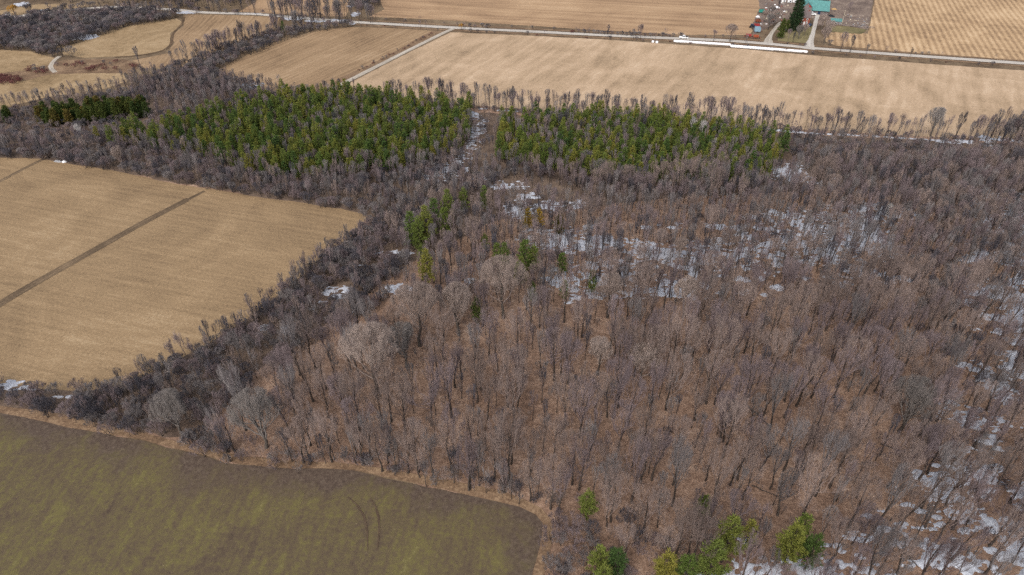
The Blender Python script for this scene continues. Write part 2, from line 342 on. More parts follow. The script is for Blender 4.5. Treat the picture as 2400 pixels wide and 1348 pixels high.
# snow: one uneven sheet that only rises above the ground where it still lies deep enough
M_snow = ground_mat("old_snow", [(.1, (.22, .21, .22)), (.4, (.4, .41, .45)), (.68, (.56, .59, .65)), (.9, (.7, .73, .78))], fine=1.1, bump=.5)
SNOW = [  # centre u, v, half-width, half-height in photograph pixels, depth
 (1115, 316, 22, 22, 1), (1108, 335, 14, 22, .7), (1105, 272, 22, 10, .8), (1130, 290, 14, 8, .6), (1042, 398, 46, 24, .9), (1075, 372, 26, 14, .6), (1188, 436, 44, 11, .9), (1120, 418, 18, 6, .6),
 (1215, 490, 30, 18, .7), (1285, 482, 44, 14, .9), (1358, 480, 24, 12, .8), (1240, 460, 30, 10, .6), (1842, 406, 46, 18, 1), (1860, 388, 30, 8, .6), (1930, 425, 30, 10, .4),
 (1300, 560, 70, 24, .75), (1400, 575, 90, 22, .8), (1560, 590, 120, 24, .85), (1700, 600, 90, 30, .75), (1840, 570, 120, 40, .6), (1950, 545, 100, 45, .7), (2040, 560, 60, 50, 1), (1920, 590, 60, 24, .9), (1830, 500, 40, 12, .6), (2050, 500, 90, 22, .6),
 (1440, 640, 100, 30, .85), (1330, 660, 50, 22, .7), (1530, 680, 90, 16, .8), (1640, 620, 60, 16, .6), (2020, 640, 50, 16, 1), (2090, 658, 36, 10, .8), (1400, 690, 60, 10, .5), (1680, 530, 24, 10, .7),
 (2380, 480, 60, 20, .8), (2310, 490, 36, 22, .6), (2385, 570, 40, 24, .8), (2375, 610, 36, 20, 1), (2385, 705, 44, 34, 1.2), (2410, 760, 44, 50, 1.1), (2290, 720, 20, 16, .5), (2380, 655, 30, 12, .8),
 (2330, 900, 36, 46, .9), (2395, 880, 40, 30, .7), (2270, 980, 60, 24, .9), (2230, 955, 20, 20, .5), (2340, 990, 50, 16, .6), (2300, 1105, 50, 26, 1), (2230, 1150, 70, 36, .95), (2180, 1130, 40, 20, .7), (2260, 1200, 60, 20, 1), (2360, 1240, 60, 30, 1.1), (2410, 1300, 60, 60, 1.2), (2230, 1310, 90, 34, .9), (2260, 860, 16, 10, .6), (2400, 1160, 30, 30, .8),
 (2010, 1260, 36, 14, .8), (1990, 1320, 60, 24, .5), (1830, 1330, 100, 28, 1), (1730, 1262, 24, 20, .9), (1930, 1350, 70, 26, 1), (2090, 1250, 30, 12, .6), (2130, 1280, 40, 16, .7), (1680, 1380, 80, 40, .8),
 (790, 688, 32, 18, 1), (745, 712, 18, 12, .6), (620, 768, 16, 7, 1), (668, 772, 16, 8, .7), (880, 592, 22, 6, .7), (940, 594, 26, 7, .8), (935, 680, 30, 12, .7), (850, 622, 14, 5, .5), (820, 726, 18, 8, .5), (1090, 660, 16, 12, .5),
 (30, 903, 34, 12, 1), (170, 931, 46, 4, 1), (84, 912, 20, 6, .6), (192, 88, 34, 6, 1.3), (212, 83, 14, 3, 1), (48, 10, 16, 5, 1), (98, 25, 16, 3, 1), (10, 38, 12, 5, .9), (585, 202, 32, 8, .9), (425, 176, 6, 2, .7), (626, 82, 8, 3, .8),
 (440, 29, 22, 4, 1), (770, 49, 44, 3, .7), (825, 54, 10, 3, .7), (833, 33, 9, 5, 1), (590, 33, 30, 2, .7), (690, 44, 30, 3, .7), (822, 14, 8, 3, .9),
 (2310, 326, 24, 8, 1), (2355, 328, 18, 6, .8), (2320, 345, 14, 14, .6), (2400, 336, 16, 6, .8), (2250, 332, 50, 5, .9)]
def snow():
    pts = []; F = []; base = 0; VV = []; FF = []
    sn = []
    for (u, v, a, b, d) in SNOW:
        c = np.array(P(u, v)[:2]); ex = abs(P(u + a, v)[0] - P(u, v)[0]); ey = abs(P(u, v - b)[1] - P(u, v + b)[1]) / 2
        sn.append((c, ex, ey, d))
    for (pa, n, lo, hi) in (([(2120, 1120), (2420, 960), (2420, 1400), (1780, 1400), (1950, 1260)], 190, 6, 22), ([(1250, 540), (2120, 480), (2120, 670), (1600, 710), (1320, 710)], 130, 6, 22), ([(2250, 450), (2420, 440), (2420, 900), (2280, 800)], 110, 7, 22)):
        q = np.array(pa); k = 0
        while k < n:
            u, v = rng.uniform(q[:, 0].min(), q[:, 0].max()), rng.uniform(q[:, 1].min(), q[:, 1].max())
            if not inpoly(np.array([u]), np.array([v]), pa)[0]: continue
            k += 1; a = rng.uniform(lo, hi); c = np.array(P(u, v)[:2]); sn.append((c, abs(P(u + a, v)[0] - c[0]), abs(P(u, v - a * .4)[1] - c[1]), rng.uniform(.7, 1.15)))
    # snow lying along the ditch by the hedgerow
    ditch = np.array(W([(1112, 254), (1160, 258), (1205, 262)])), np.array(W([(1640, 287), (1760, 300), (1900, 313), (2050, 320), (2200, 330)]))
    for dl in ditch:
        L = np.linalg.norm(dl[-1] - dl[0]); 
        for t in np.arange(0, 1, 3.0 / L):
            k = t * (len(dl) - 1); i = int(k); p = dl[i] + (dl[i + 1] - dl[i]) * (k - i)
            if rng.random() < .8: sn.append((p, 2.6, .9, .75 + .3 * rng.random()))
    cell = .42
    field = {}
    for (c, ex, ey, d) in sn:
        nx = int(ex * 1.35 / cell) + 1; ny = int(ey * 1.35 / cell) + 1
        ix0 = int(c[0] / cell); iy0 = int(c[1] / cell)
        I, J = np.meshgrid(np.arange(ix0 - nx, ix0 + nx + 1), np.arange(iy0 - ny, iy0 + ny + 1), indexing='ij')
        X = I * cell; Y = J * cell
        r2 = ((X - c[0]) / ex) ** 2 + ((Y - c[1]) / ey) ** 2
        val = d * (1.25 - r2)
        for i, j, q in zip(I.ravel(), J.ravel(), val.ravel()):
            if q > -.45: field[(i, j)] = max(field.get((i, j), -9), q)
    keys = list(field); idx = {k: n for n, k in enumerate(keys)}
    K = np.array(keys); X = K[:, 0] * cell; Y = K[:, 1] * cell; q = np.array([field[k] for k in keys])
    nse = fbm(X, Y, .28, 4) - .5; n2 = fbm(X + 200, Y * 1.6, .8, 3) - .5
    h = .36 * (q - .66) + 1.0 * nse + 1.35 * n2
    Z = 0.09 + np.clip(h * .8, -.25, .22)
    ok = Z > 0.02
    F = []
    for (i, j), n in idx.items():
        a, b, c = idx.get((i + 1, j)), idx.get((i + 1, j + 1)), idx.get((i, j + 1))
        if a is None or b is None or c is None: continue
        if ok[n] or ok[a] or ok[b] or ok[c]:
            F.append((n, a, b)); F.append((n, b, c))
    V = np.stack([X, Y, Z], 1); F = np.array(F)
    used = np.unique(F); rem = np.full(len(V), -1); rem[used] = np.arange(len(used))
    me = tri_mesh("snow", V[used], rem[F], M_snow)
    uvl = me.uv_layers.new(name="UVMap"); li = np.empty(len(me.loops), np.int32); me.loops.foreach_get("vertex_index", li)
    uvl.data.foreach_set("uv", V[used][:, :2][li].astype(np.float32).ravel())
    me.polygons.foreach_set("use_smooth", np.ones(len(me.polygons), bool))
    link("snow", me, kind="stuff", label="old snow left lying in patches on the floor of the wood and along ditches")
snow()

# ------------------------------------------------------------------ tree shapes
def norm(a): return a / np.maximum(np.linalg.norm(a, axis=-1, keepdims=True), 1e-9)
def cones(b, t, r0, r1=0.0, r=None):
    """three-sided spikes from b to t"""
    n = len(b); d = norm(t - b)
    ref = np.where(np.abs(d[:, 2:3]) < .9, np.array([[0, 0, 1.0]]), np.array([[1.0, 0, 0]]))
    u = norm(np.cross(d, ref)); v = np.cross(d, u)
    r0 = np.broadcast_to(np.asarray(r0, float), (n,))[:, None]
    V = np.empty((n, 4, 3))
    for k in range(3):
        a = 2 * math.pi * k / 3; V[:, k] = b + r0 * (math.cos(a) * u + math.sin(a) * v)
    V[:, 3] = t
    base = (np.arange(n) * 4)[:, None, None]
    F = (base + np.array([[0, 1, 3], [1, 2, 3], [2, 0, 3]])[None]).reshape(-1, 3)
    return V.reshape(-1, 3), F
def tube(pts, rad, sides=5):
    pts = np.asarray(pts, float); n = len(pts); d = norm(np.gradient(pts, axis=0))
    ref = np.array([1.0, .1, 0]); u = norm(np.cross(d, ref)); v = np.cross(d, u)
    ang = np.arange(sides) * 2 * math.pi / sides
    V = pts[:, None] + np.asarray(rad)[:, None, None] * (np.cos(ang)[None, :, None] * u[:, None] + np.sin(ang)[None, :, None] * v[:, None])
    F = []
    for i in range(n - 1):
        for k in range(sides):
            a = i * sides + k; b = i * sides + (k + 1) % sides
            F += [(a, b, b + sides), (a, b + sides, a + sides)]
    return V.reshape(-1, 3), np.array(F)
def merge(parts):
    V = []; F = []; o = 0
    for v, f in parts: V.append(v); F.append(f + o); o += len(v)
    return np.concatenate(V), np.concatenate(F)
def ray_ell(p, d, c, a):
    """distance from p along d to the ellipsoid at c with half-axes a"""
    q = (p - c) / a; e = d / a
    A = (e * e).sum(-1); B = (q * e).sum(-1); C = (q * q).sum(-1) - 1
    D = np.sqrt(np.maximum(B * B - A * C, 0)); return np.maximum((-B + D) / A, 0.05)
def bare_tree(seed, H, R, fork, zc, rz, n1, n2, n3, n4, tr, lean=.3, tw=.011, stems=1, spread=.55, upw=.25, rs=1.0):
    """trunk verts/faces, crown verts/faces: limbs fan out from the fork and end on a domed envelope"""
    r = np.random.default_rng(seed)
    C = np.array([0, 0, zc * H]); A = np.array([R, R, rz * H])
    off = r.normal(0, lean, 2)
    trunks = []; tparts = []
    for s in range(stems):
        o = r.normal(0, .35, 2) if stems > 1 else np.zeros(2)
        z = np.array([-.1, .15, .35, .6, .85, 1.0]) * H * min(.92, zc + rz * .7)
        dr = (r.normal(0, R * .3, 2) if stems > 1 else off)
        wob = r.normal(0, .05 * R, (6, 2)); wob[0] = 0
        pts = np.concatenate([(o + dr * (np.maximum(z, 0)[:, None] / H) ** 1.3 + wob), z[:, None]], 1)
        rr = tr * np.array([1.45, .95, .8, .55, .3, .1])
        tparts.append(tube(pts, rr, 6)); trunks.append((pts, rr))
    cp = []
    anchor = np.array([0, 0, fork * H])
    L1 = []
    for i in range(n1):
        pts, rr = trunks[i % stems]
        zz = H * (fork + (.8 * (zc + rz * .5) - fork) * (i / max(1, n1 - 1)) ** 1.2) * r.uniform(.92, 1.05)
        st = np.array([np.interp(zz, pts[:, 2], pts[:, k]) for k in range(3)]); r0 = np.interp(zz, pts[:, 2], rr) * .6
        az = i * 2.4 + r.normal(0, .3); ph = r.uniform(.25, 1.0)
        tgt = C + A * np.array([math.cos(az) * math.sin(ph * 1.5), math.sin(az) * math.sin(ph * 1.5), math.cos(ph * 1.5)]) * .85
        mid = st + (tgt - st) * np.array([spread, spread, .38]) + r.normal(0, .06 * R, 3)
        t = np.linspace(0, 1, 5)[:, None]
        q = (1 - t) ** 2 * st + 2 * t * (1 - t) * mid + t ** 2 * tgt
        q[1:-1] += r.normal(0, .025 * R, (3, 3))
        cp.append(tube(q, r0 * np.array([1, .75, .55, .36, .12]), 4)); L1.append(q)
    L1 = np.array(L1)
    def sample(Q, i, t):
        k = t * (Q.shape[1] - 1); a = np.minimum(k.astype(int), Q.shape[1] - 2); f = (k - a)[:, None]
        return Q[i, a] * (1 - f) + Q[i, a + 1] * f
    def grow(start, n, rnd, up, lo, hi, cap, over=0.0):
        d = norm(norm(start - anchor) + rs * rnd * r.normal(0, 1, (n, 3)) * .6 + np.array([0, 0, up]))
        L = np.clip(ray_ell(start, d, C, A) * r.uniform(lo, hi, n) + over, .15, cap)
        return d, L
    m = n1 * n2; i = r.integers(0, n1, m); s2 = sample(L1, i, r.uniform(.28, 1, m) ** .9)
    d2, l2 = grow(s2, m, .75, upw, .55, 1.0, R * 1.1); mid = s2 + d2 * l2[:, None] * .5 + r.normal(0, .05, (m, 3)) * l2[:, None]
    e2 = s2 + d2 * l2[:, None] + np.array([0, 0, .12]) * l2[:, None]
    Q2 = np.stack([s2, mid, e2], 1)
    cp.append(cones(s2, mid + (mid - s2) * .25, np.maximum(tw * 2.2, l2 * .016))); cp.append(cones(mid, e2, np.maximum(tw * 1.5, l2 * .01)))
    m = n3; i = r.integers(0, len(s2), m); s3 = sample(Q2, i, r.uniform(.15, 1, m))
    d3, l3 = grow(s3, m, .9, upw, .5, 1.05, min(2.4, R * .6), .15); e3 = s3 + d3 * l3[:, None]
    cp.append(cones(s3, e3, tw * 1.35)); Q3 = np.stack([s3, e3], 1)
    m = n4; i = r.integers(0, n3, m); s4 = sample(Q3, i, r.uniform(.15, 1, m))
    d4, l4 = grow(s4, m, .9, upw, .6, 1.1, min(1.3, R * .4), .2); e4 = s4 + d4 * l4[:, None]
    cp.append(cones(s4, e4, tw))
    return merge(tparts), merge(cp)
def conifer(seed, H, R, z0, whorls, per, tufts, blades, bl, bw, droop, tr, shape=.8, top=.25):
    r = np.random.default_rng(seed)
    z = np.linspace(-.1, H, 6); tp = np.zeros((6, 3)); tp[:, 2] = z; tp[1:-1, :2] = r.normal(0, .05, (4, 2))
    trunk = tube(tp, tr * np.linspace(1.1, .08, 6), 6)
    br = []; B = []; D = []
    for k in range(whorls):
        f = (k + r.uniform(-.3, .3)) / (whorls - 1); f = min(max(f, 0), 1); zz = H * (z0 + (.97 - z0) * f)
        Lm = R * ((1 - f) ** shape) * (.35 + .65 * min(1, f * 3 + .35)) + top
        for j in range(per):
            if r.random() < .12: continue
            az = j * 2 * math.pi / per + k * 1.1 + r.normal(0, .3); L = Lm * r.uniform(.65, 1.15)
            el = (.55 * f + .12 - droop) + r.normal(0, .12)
            d = np.array([math.cos(az) * math.cos(el), math.sin(az) * math.cos(el), math.sin(el)])
            s = np.array([0, 0, zz]); br.append((s, s + d * L))
            nt_ = max(1, int(tufts * (L / (R + .01)) + .5))
            for q in range(nt_):
                t = 1 - (q / max(1, nt_)) * .75; B.append(s + d * L * t + r.normal(0, .07 * R, 3)); D.append(d + np.array([0, 0, .35 - droop]))
    B.append(np.array([0, 0, H * .97])); D.append(np.array([0, 0, 1.0]))
    b = cones(np.array([x[0] for x in br]), np.array([x[1] for x in br]), .03)
    B = np.repeat(np.array(B), blades, 0); D = np.repeat(np.array(D), blades, 0); n = len(B)
    dd = norm(norm(D) + r.normal(0, .55, (n, 3))); L = bl * r.uniform(.6, 1.25, n)[:, None]
    sd_ = norm(np.cross(dd, r.normal(0, 1, (n, 3)))) * bw
    st = B + r.normal(0, .12, (n, 3))
    V = np.stack([st - dd * L * .15, st + dd * L * .45 + sd_, st + dd * L, st + dd * L * .45 - sd_], 1).reshape(-1, 3)
    base = (np.arange(n) * 4)[:, None, None]
    F = (base + np.array([[0, 1, 2], [0, 2, 3]])[None]).reshape(-1, 3)
    return merge([trunk, b]), (V, F)

M_bark = twig_mat("grey_bark", (.06, .05, .044), (.125, .108, .094))
M_bark_d = twig_mat("dark_bark", (.04, .032, .028), (.085, .068, .058))
M_tan = twig_mat("tan_twigs", (.148, .112, .098), (.262, .2, .176))
M_mauve = twig_mat("mauve_twigs", (.128, .098, .1), (.215, .168, .17))
M_grey = twig_mat("grey_twigs", (.108, .095, .094), (.21, .187, .184))
M_dark = twig_mat("dark_twigs", (.05, .047, .055), (.11, .1, .112))
M_red = twig_mat("red_osier_twigs", (.1, .035, .035), (.17, .07, .065))
M_pale = twig_mat("pale_birch_twigs", (.34, .32, .31), (.45, .42, .4))
M_pine = needle_mat("pine_needles", [(.1, (.082, .118, .03)), (.4, (.125, .155, .034)), (.7, (.168, .178, .036)), (.95, (.215, .19, .038))])
M_pined = needle_mat("dark_pine_needles", [(.1, (.045, .085, .026)), (.5, (.08, .122, .028)), (.95, (.13, .16, .03))])
M_gold = needle_mat("golden_needles", [(.1, (.16, .11, .012)), (.9, (.27, .17, .018))])
M_spruce = needle_mat("spruce_needles", [(.1, (.01, .026, .012)), (.9, (.03, .055, .02))])
M_cedar = needle_mat("cedar_sprays", [(.1, (.035, .062, .018)), (.6, (.075, .095, .022)), (.95, (.15, .1, .026))])
M_willow = twig_mat("willow_twigs", (.34, .17, .035), (.46, .25, .06))

class Proto: pass
def proto(name, gen, m_trunk, m_crown):
    (tv, tf), (cv, cf) = gen
    p = Proto()
    p.trunk = tri_mesh(name + "_trunk", tv, tf, m_trunk); p.crown = tri_mesh(name + "_crown", cv, cf, m_crown)
    V = np.concatenate([tv, cv]); F = np.concatenate([tf, cf + len(tv)])
    p.whole = tri_mesh(name + "_whole", V, F, [m_trunk, m_crown], np.concatenate([np.zeros(len(tf)), np.ones(len(cf))]))
    return p
HARD = []
HW_TINT = ["tan", "mauve", "grey", "tan", "tan", "mauve", "tan", "mauve", "tan", "mauve", "tan", "grey"]
for k in range(12):
    H = rng.uniform(15, 20); R = (5.0, 3.7, 2.7)[k % 3] + .9 * rng.random()
    HARD.append(proto("hardwood", bare_tree(100 + k, H, R, .22 + .12 * rng.random(), .62, .4, 9 + k % 4, 6, (360, 270, 220)[k % 3], (2500, 1800, 1400)[k % 3], .2 + .07 * rng.random(), lean=1.1, tw=.0105, upw=(.4, .5, .65)[k % 3], rs=.8, spread=.55), M_bark_d, dict(tan=M_tan, mauve=M_mauve, grey=M_grey)[HW_TINT[k]]))
M_dome = twig_mat("fine_tan_twigs", (.235, .182, .158), (.345, .277, .242))
M_domeg = twig_mat("fine_pale_twigs", (.155, .136, .126), (.245, .218, .203))
BIG = [proto("maple", bare_tree(200 + k, 19, [7.2, 6.6, 5.4][k], [.24, .12, .24][k], [.58, .5, .58][k], [.42, .48, .42][k], 17, 11, 1800, 12500, .42, lean=.8, tw=.012, spread=.6, upw=.3, rs=.75), M_bark, [M_dome, M_domeg, M_dome][k]) for k in range(3)]
SLIM = []
for k in range(6):
    H = 10 + 2.5 * rng.random(); R = 1.3 + .6 * rng.random()
    SLIM.append(proto("slim", bare_tree(300 + k, H, R, .26, .62, .38, 7, 5, 160, 650, .085 + .03 * rng.random(), lean=.6, tw=.0115, upw=1.0, rs=.7), M_bark_d, [M_mauve, M_grey, M_mauve, M_dark, M_tan, M_grey][k]))
HEDGE = [proto("hedge", bare_tree(350 + k, 11 + k, (2.2, 3.2, 1.7)[k], .15, .6, .41, 9, 6, 260, 1100, .17, lean=.8, tw=.017, upw=.7, rs=.75, spread=.5), M_bark_d, [M_grey, M_mauve, M_dark][k]) for k in range(3)]
SHRUB = []
for k in range(6):
    H = 3.6 + 1.2 * rng.random(); R = 1.9 + .7 * rng.random()
    SHRUB.append(proto("shrub", bare_tree(400 + k, H, R, .02, .4, .56, 13, 5, 330, 1500, .045, lean=.2, tw=.011, stems=5, spread=.5, upw=.4, rs=.85), M_bark_d, [M_grey, M_dark, M_mauve, M_grey, M_dark, M_mauve][k]))
REDS = [proto("redshrub", bare_tree(450 + k, 2.0, 2.2, .03, .4, .55, 12, 5, 330, 1300, .03, lean=.2, tw=.012, stems=4), M_red, M_red) for k in range(2)]
SAP = [proto("sapling", bare_tree(470 + k, 3.4, .9, .12, .58, .4, 6, 4, 60, 200, .022, lean=.4, tw=.011, upw=.5), M_bark, [M_tan, M_mauve, M_grey][k]) for k in range(3)]
BIRCH = [proto("birch", bare_tree(490 + k, 12, 2.3, .3, .62, .37, 8, 6, 260, 1000, .12, lean=.6, tw=.014), M_pale, M_pale) for k in range(2)]
PINE = [proto("pine", conifer(500 + k, 9.5 + 2 * rng.random(), 1.9, .24, 12, 6, 5, 13, .5, .056, .0, .12, shape=.7, top=.4), M_bark_d, M_pine if k % 4 else M_pined) for k in range(6)]
GOLD = [proto("goldpine", conifer(520, 10, 2.0, .3, 10, 6, 5, 9, .6, .08, 0, .13), M_bark_d, M_gold)]
CEDAR = [proto("cedar", conifer(540 + k, 8, 1.9, .05, 14, 7, 4, 10, .6, .1, -.25, .14, shape=.5, top=.5), M_bark_d, M_cedar) for k in range(3)]
SPRUCE = [proto("spruce", conifer(560 + k, 20, 4.0, .06, 24, 8, 7, 9, .8, .12, .35, .3), M_bark_d, M_spruce) for k in range(2)]
WILLOW = [proto("willow", bare_tree(580, 11, 5.5, .2, .55, .46, 10, 8, 1200, 6000, .4, tw=.02), M_bark, M_willow)]
KIT = dict(hardwood=HARD, big=BIG, slim=SLIM, hedge=HEDGE, shrub=SHRUB, reds=REDS, sapling=SAP, birch=BIRCH, pine=PINE, gold=GOLD, cedar=CEDAR, spruce=SPRUCE, willow=WILLOW)

# ------------------------------------------------------------------ placing trees
placed = {k: [] for k in KIT}          # kind -> rows (x, y, rz, scale, stretch, proto index, zone)
def put(kind, x, y, s=1.0, zone="", rz=None, idx=None, st=None):
    placed[kind].append((x, y, rng.uniform(0, 6.283) if rz is None else rz, s, rng.uniform(.9, 1.12) if st is None else st, rng.integers(len(KIT[kind])) if idx is None else idx, zone))
def scatter(polypx, space, mix, zone, holes=(), patch=None, jit=.45):
    """jittered grid of plants inside a polygon; mix = [(kind, share, lo, hi)]"""
    pw = W(polypx); a = np.array(pw); x0, y0 = a.min(0); x1, y1 = a.max(0)
    gx, gy = np.meshgrid(np.arange(x0, x1, space), np.arange(y0, y1, space))
    gx = gx.ravel() + rng.uniform(-jit, jit, gx.size) * space; gy = gy.ravel() + rng.uniform(-jit, jit, gy.size) * space
    ok = inpoly(gx, gy, pw)
    for h in holes: ok &= ~inpoly(gx, gy, W(h))
    if patch: ok &= fbm(gx, gy, patch[0], 3) > patch[1]
    gx, gy = gx[ok], gy[ok]
    tot = sum(m[1] for m in mix); cum = np.cumsum([m[1] / tot for m in mix])
    for x, y in zip(gx, gy):
        m = mix[int(np.searchsorted(cum, rng.random()))]
        if m[0]: put(m[0], x, y, rng.uniform(m[2], m[3]), zone)
def along(linepx, space, mix, zone, wid=1.0):
    pw = np.array(W(linepx)); tot = sum(m[1] for m in mix); cum = np.cumsum([m[1] / tot for m in mix])
    for a, b in zip(pw[:-1], pw[1:]):
        L = np.linalg.norm(b - a)
        for t in np.arange(0, L, space):
            p = a + (b - a) * (t + rng.uniform(-.5, .5) * space) / L + rng.normal(0, wid, 2)
            m = mix[int(np.searchsorted(cum, rng.random()))]
            if m[0]: put(m[0], p[0], p[1], rng.uniform(m[2], m[3]), zone)

HW = [(500, 1050), (545, 960), (640, 890), (760, 850), (860, 800), (980, 750), (1120, 725), (1320, 715), (1620, 700), (1900, 690), (2150, 710), (2320, 720), (2600, 760), (2750, 1450), (1560, 1450), (1500, 1270), (1380, 1200), (1300, 1200), (1180, 1163), (1000, 1128), (850, 1092), (650, 1086), (520, 1074)]
scatter(HW, 5.1, [('hardwood', 5, .74, 1.1), ('slim', 3, .9, 1.3)], "wood")
along([(500, 1060), (650, 1080), (830, 1086), (900, 1098), (1000, 1122), (1100, 1142), (1180, 1158), (1290, 1195)], 3.2, [('hardwood', 2, .6, .95), ('slim', 1, .8, 1.2)], "wood", .9)
scatter([(500, 1050), (830, 1070), (1000, 1105), (1180, 1140), (1300, 1180), (1310, 1205), (1180, 1168), (1000, 1132), (830, 1096), (650, 1090), (500, 1072)], 2.2, [('sapling', 3, .8, 1.6), ('shrub', 1, .4, .8)], "wheat edge")
scatter(HW, 3.4, [('sapling', 1, .6, 1.5), (None, .5, 0, 0)], "wood")
RW = [(2100, 640), (2240, 620), (2340, 760), (2420, 900), (2600, 860), (2750, 1450), (2420, 1450), (2330, 1100), (2230, 960), (2150, 800)]
scatter(RW, 6.0, [('shrub', 2, .7, 1.2), ('slim', 2, .8, 1.2)], "snowy")
MID = [(900, 545), (1000, 500), (1160, 440), (1260, 425), (1500, 440), (1790, 430), (1880, 380), (1900, 340), (2330, 350), (2650, 360), (2650, 760), (2320, 720), (2150, 705), (1900, 690), (1620, 700), (1320, 715), (1120, 725), (980, 750), (940, 700), (960, 620)]
CLR = [[(1095, 300), (1140, 300), (1130, 340), (1070, 390), (1010, 420), (1010, 395), (1085, 345)], [(1140, 425), (1230, 425), (1330, 460), (1390, 480), (1330, 500), (1200, 500), (1150, 450)], [(1795, 395), (1890, 395), (1890, 425), (1800, 425)]]
YOUNG = [(1840, 306), (2330, 334), (2420, 345), (2420, 392), (2100, 400), (1890, 392), (1838, 365)]
scatter(MID, 3.1, [('slim', 6, .8, 1.15), ('hardwood', .9, .55, .8), (None, .5, 0, 0)], "middle", holes=CLR + [YOUNG])
scatter([(1845, 322), (2325, 348), (2420, 352), (2420, 392), (2100, 400), (1890, 392), (1838, 365)], 2.3, [('slim', 4, .42, .68), ('shrub', 2, .7, 1.05)], "middle")
scatter([(1880, 380), (1900, 335), (2650, 350), (2650, 640), (2200, 640), (1950, 480)], 4.2, [('slim', 4, .9, 1.2), ('hardwood', 1, .6, .75), ('shrub', 2, .8, 1.2)], "middle", holes=[YOUNG])
scatter(MID, 4.4, [('sapling', 2, .6, 1.3), ('shrub', .4, .6, .9), (None, 1.6, 0, 0)], "middle", holes=CLR)
def ell(u, v, a, b): return [(u + a * math.cos(t * .6283), v + b * math.sin(t * .6283)) for t in range(10)]
EDGE = [(868, 520), (960, 505), (1000, 520), (960, 620), (900, 720), (760, 800), (640, 880), (545, 960), (490, 1045), (350, 1012), (210, 982), (170, 945), (290, 918), (400, 878), (520, 815), (640, 728), (740, 645), (820, 575)]
scatter(EDGE, 2.15, [('shrub', 4, .8, 1.3), ('slim', 2.8, .55, .95), ('sapling', 2, .8, 1.5)], "thicket", holes=[ell(790, 692, 34, 20), ell(748, 714, 20, 12), ell(620, 768, 18, 12), ell(935, 684, 26, 14), ell(920, 598, 40, 12)])
along([(845, 562), (770, 622), (690, 692), (600, 762), (500, 827), (400, 877), (300, 917)], 1.5, [('slim', 3, .6, 1.05), ('shrub', 3, .8, 1.2), ('sapling', 1, 1, 1.7)], "stubble edge", 1.0)
along([(838, 556), (762, 614), (680, 682), (590, 752), (490, 817), (390, 868), (300, 908)], 1.5, [('shrub', 3, .7, 1.15), ('sapling', 2, 1.0, 1.8), ('slim', 1.5, .5, .85)], "stubble edge", .9)
along([(-200, 905), (0, 918), (100, 928), (180, 935), (300, 920)], 4.0, [('shrub', 3, .8, 1.3), ('slim', 1, .6, .8)], "hedge", 1.4)
along([(-200, 935), (0, 948), (110, 966), (210, 990), (330, 1010), (430, 1036), (500, 1060)], 2.8, [('shrub', 4, .9, 1.35)], "hedge", 1.2)
along([(520, 1066), (650, 1078), (830, 1082), (900, 1094), (1000, 1118), (1100, 1138), (1180, 1152), (1270, 1180), (1320, 1205)], 1.9, [('shrub', 3, .5, .95), ('sapling', 1.5, .8, 1.5), ('slim', 1.2, .7, 1.0)], "wheat edge", 1.3)
scatter([(1300, 1215), (1420, 1215), (1520, 1290), (1560, 1450), (1250, 1450), (1268, 1300)], 3.2, [('shrub', 3, .8, 1.3), ('sapling', 1, 1, 1.6), ('hardwood', .4, .5, .7)], "corner")
scatter([(1420, 1200), (1800, 1240), (1900, 1290), (1560, 1300)], 4.4, [('shrub', 1, .7, 1.0), ('sapling', 1, 1, 1.5)], "corner")
CEDF = [(-200, 270), (60, 268), (370, 255), (385, 330), (300, 338), (-200, 345)]
BACKW = [(-300, 300), (0, 290), (110, 305), (250, 340), (420, 355), (560, 395), (690, 440), (870, 430), (990, 405), (1070, 385), (1150, 400), (1170, 430), (1000, 500), (900, 540), (862, 505), (800, 490), (700, 474), (520, 447), (330, 412), (150, 380), (0, 368), (-300, 360)]
scatter(BACKW, 2.6, [('slim', 4.5, .6, 1.0), ('shrub', 3.6, .75, 1.3)], "pine foot", holes=[CEDF])
scatter([(1150, 398), (1250, 396), (1400, 426), (1500, 440), (1700, 442), (1795, 430), (1790, 462), (1500, 462), (1300, 430), (1160, 425)], 2.7, [('slim', 3, .7, 1.0), ('shrub', 3, .8, 1.2)], "pine front")
scatter([(560, 410), (690, 428), (870, 418), (960, 396), (1060, 366), (1090, 372), (1000, 412), (870, 440), (690, 450)], 2.6, [('slim', 3, .7, 1.0), ('shrub', 3, .8, 1.2)], "pine foot")
along([(-200, 362), (0, 366), (150, 378), (330, 410), (520, 445), (700, 472), (850, 498)], 3.2, [('shrub', 1, .8, 1.2)], "pine foot", .8)
BACK2 = [(-300, 262), (0, 262), (120, 240), (300, 215), (330, 190), (600, 205), (690, 235), (560, 258), (430, 296), (330, 300), (250, 330), (110, 300), (0, 290), (-300, 300)]
scatter(BACK2, 2.9, [('slim', 5, .6, .95), ('shrub', 1.5, .8, 1.2)], "behind", holes=[CEDF])
scatter(CEDF, 3.0, [('shrub', 1, .7, 1.1), ('sapling', 1, .8, 1.4)], "pine foot")
PL1 = [(255, 338), (430, 302), (560, 266), (660, 244), (800, 235), (900, 244), (1000, 252), (1102, 266), (1104, 345), (1060, 368), (960, 398), (870, 420), (760, 420), (690, 430), (600, 420), (520, 372), (420, 348)]
PL2 = [(1170, 300), (1290, 282), (1500, 288), (1600, 298), (1720, 312), (1838, 345), (1832, 375), (1790, 425), (1700, 435), (1500, 432), (1400, 420), (1250, 392), (1165, 392)]
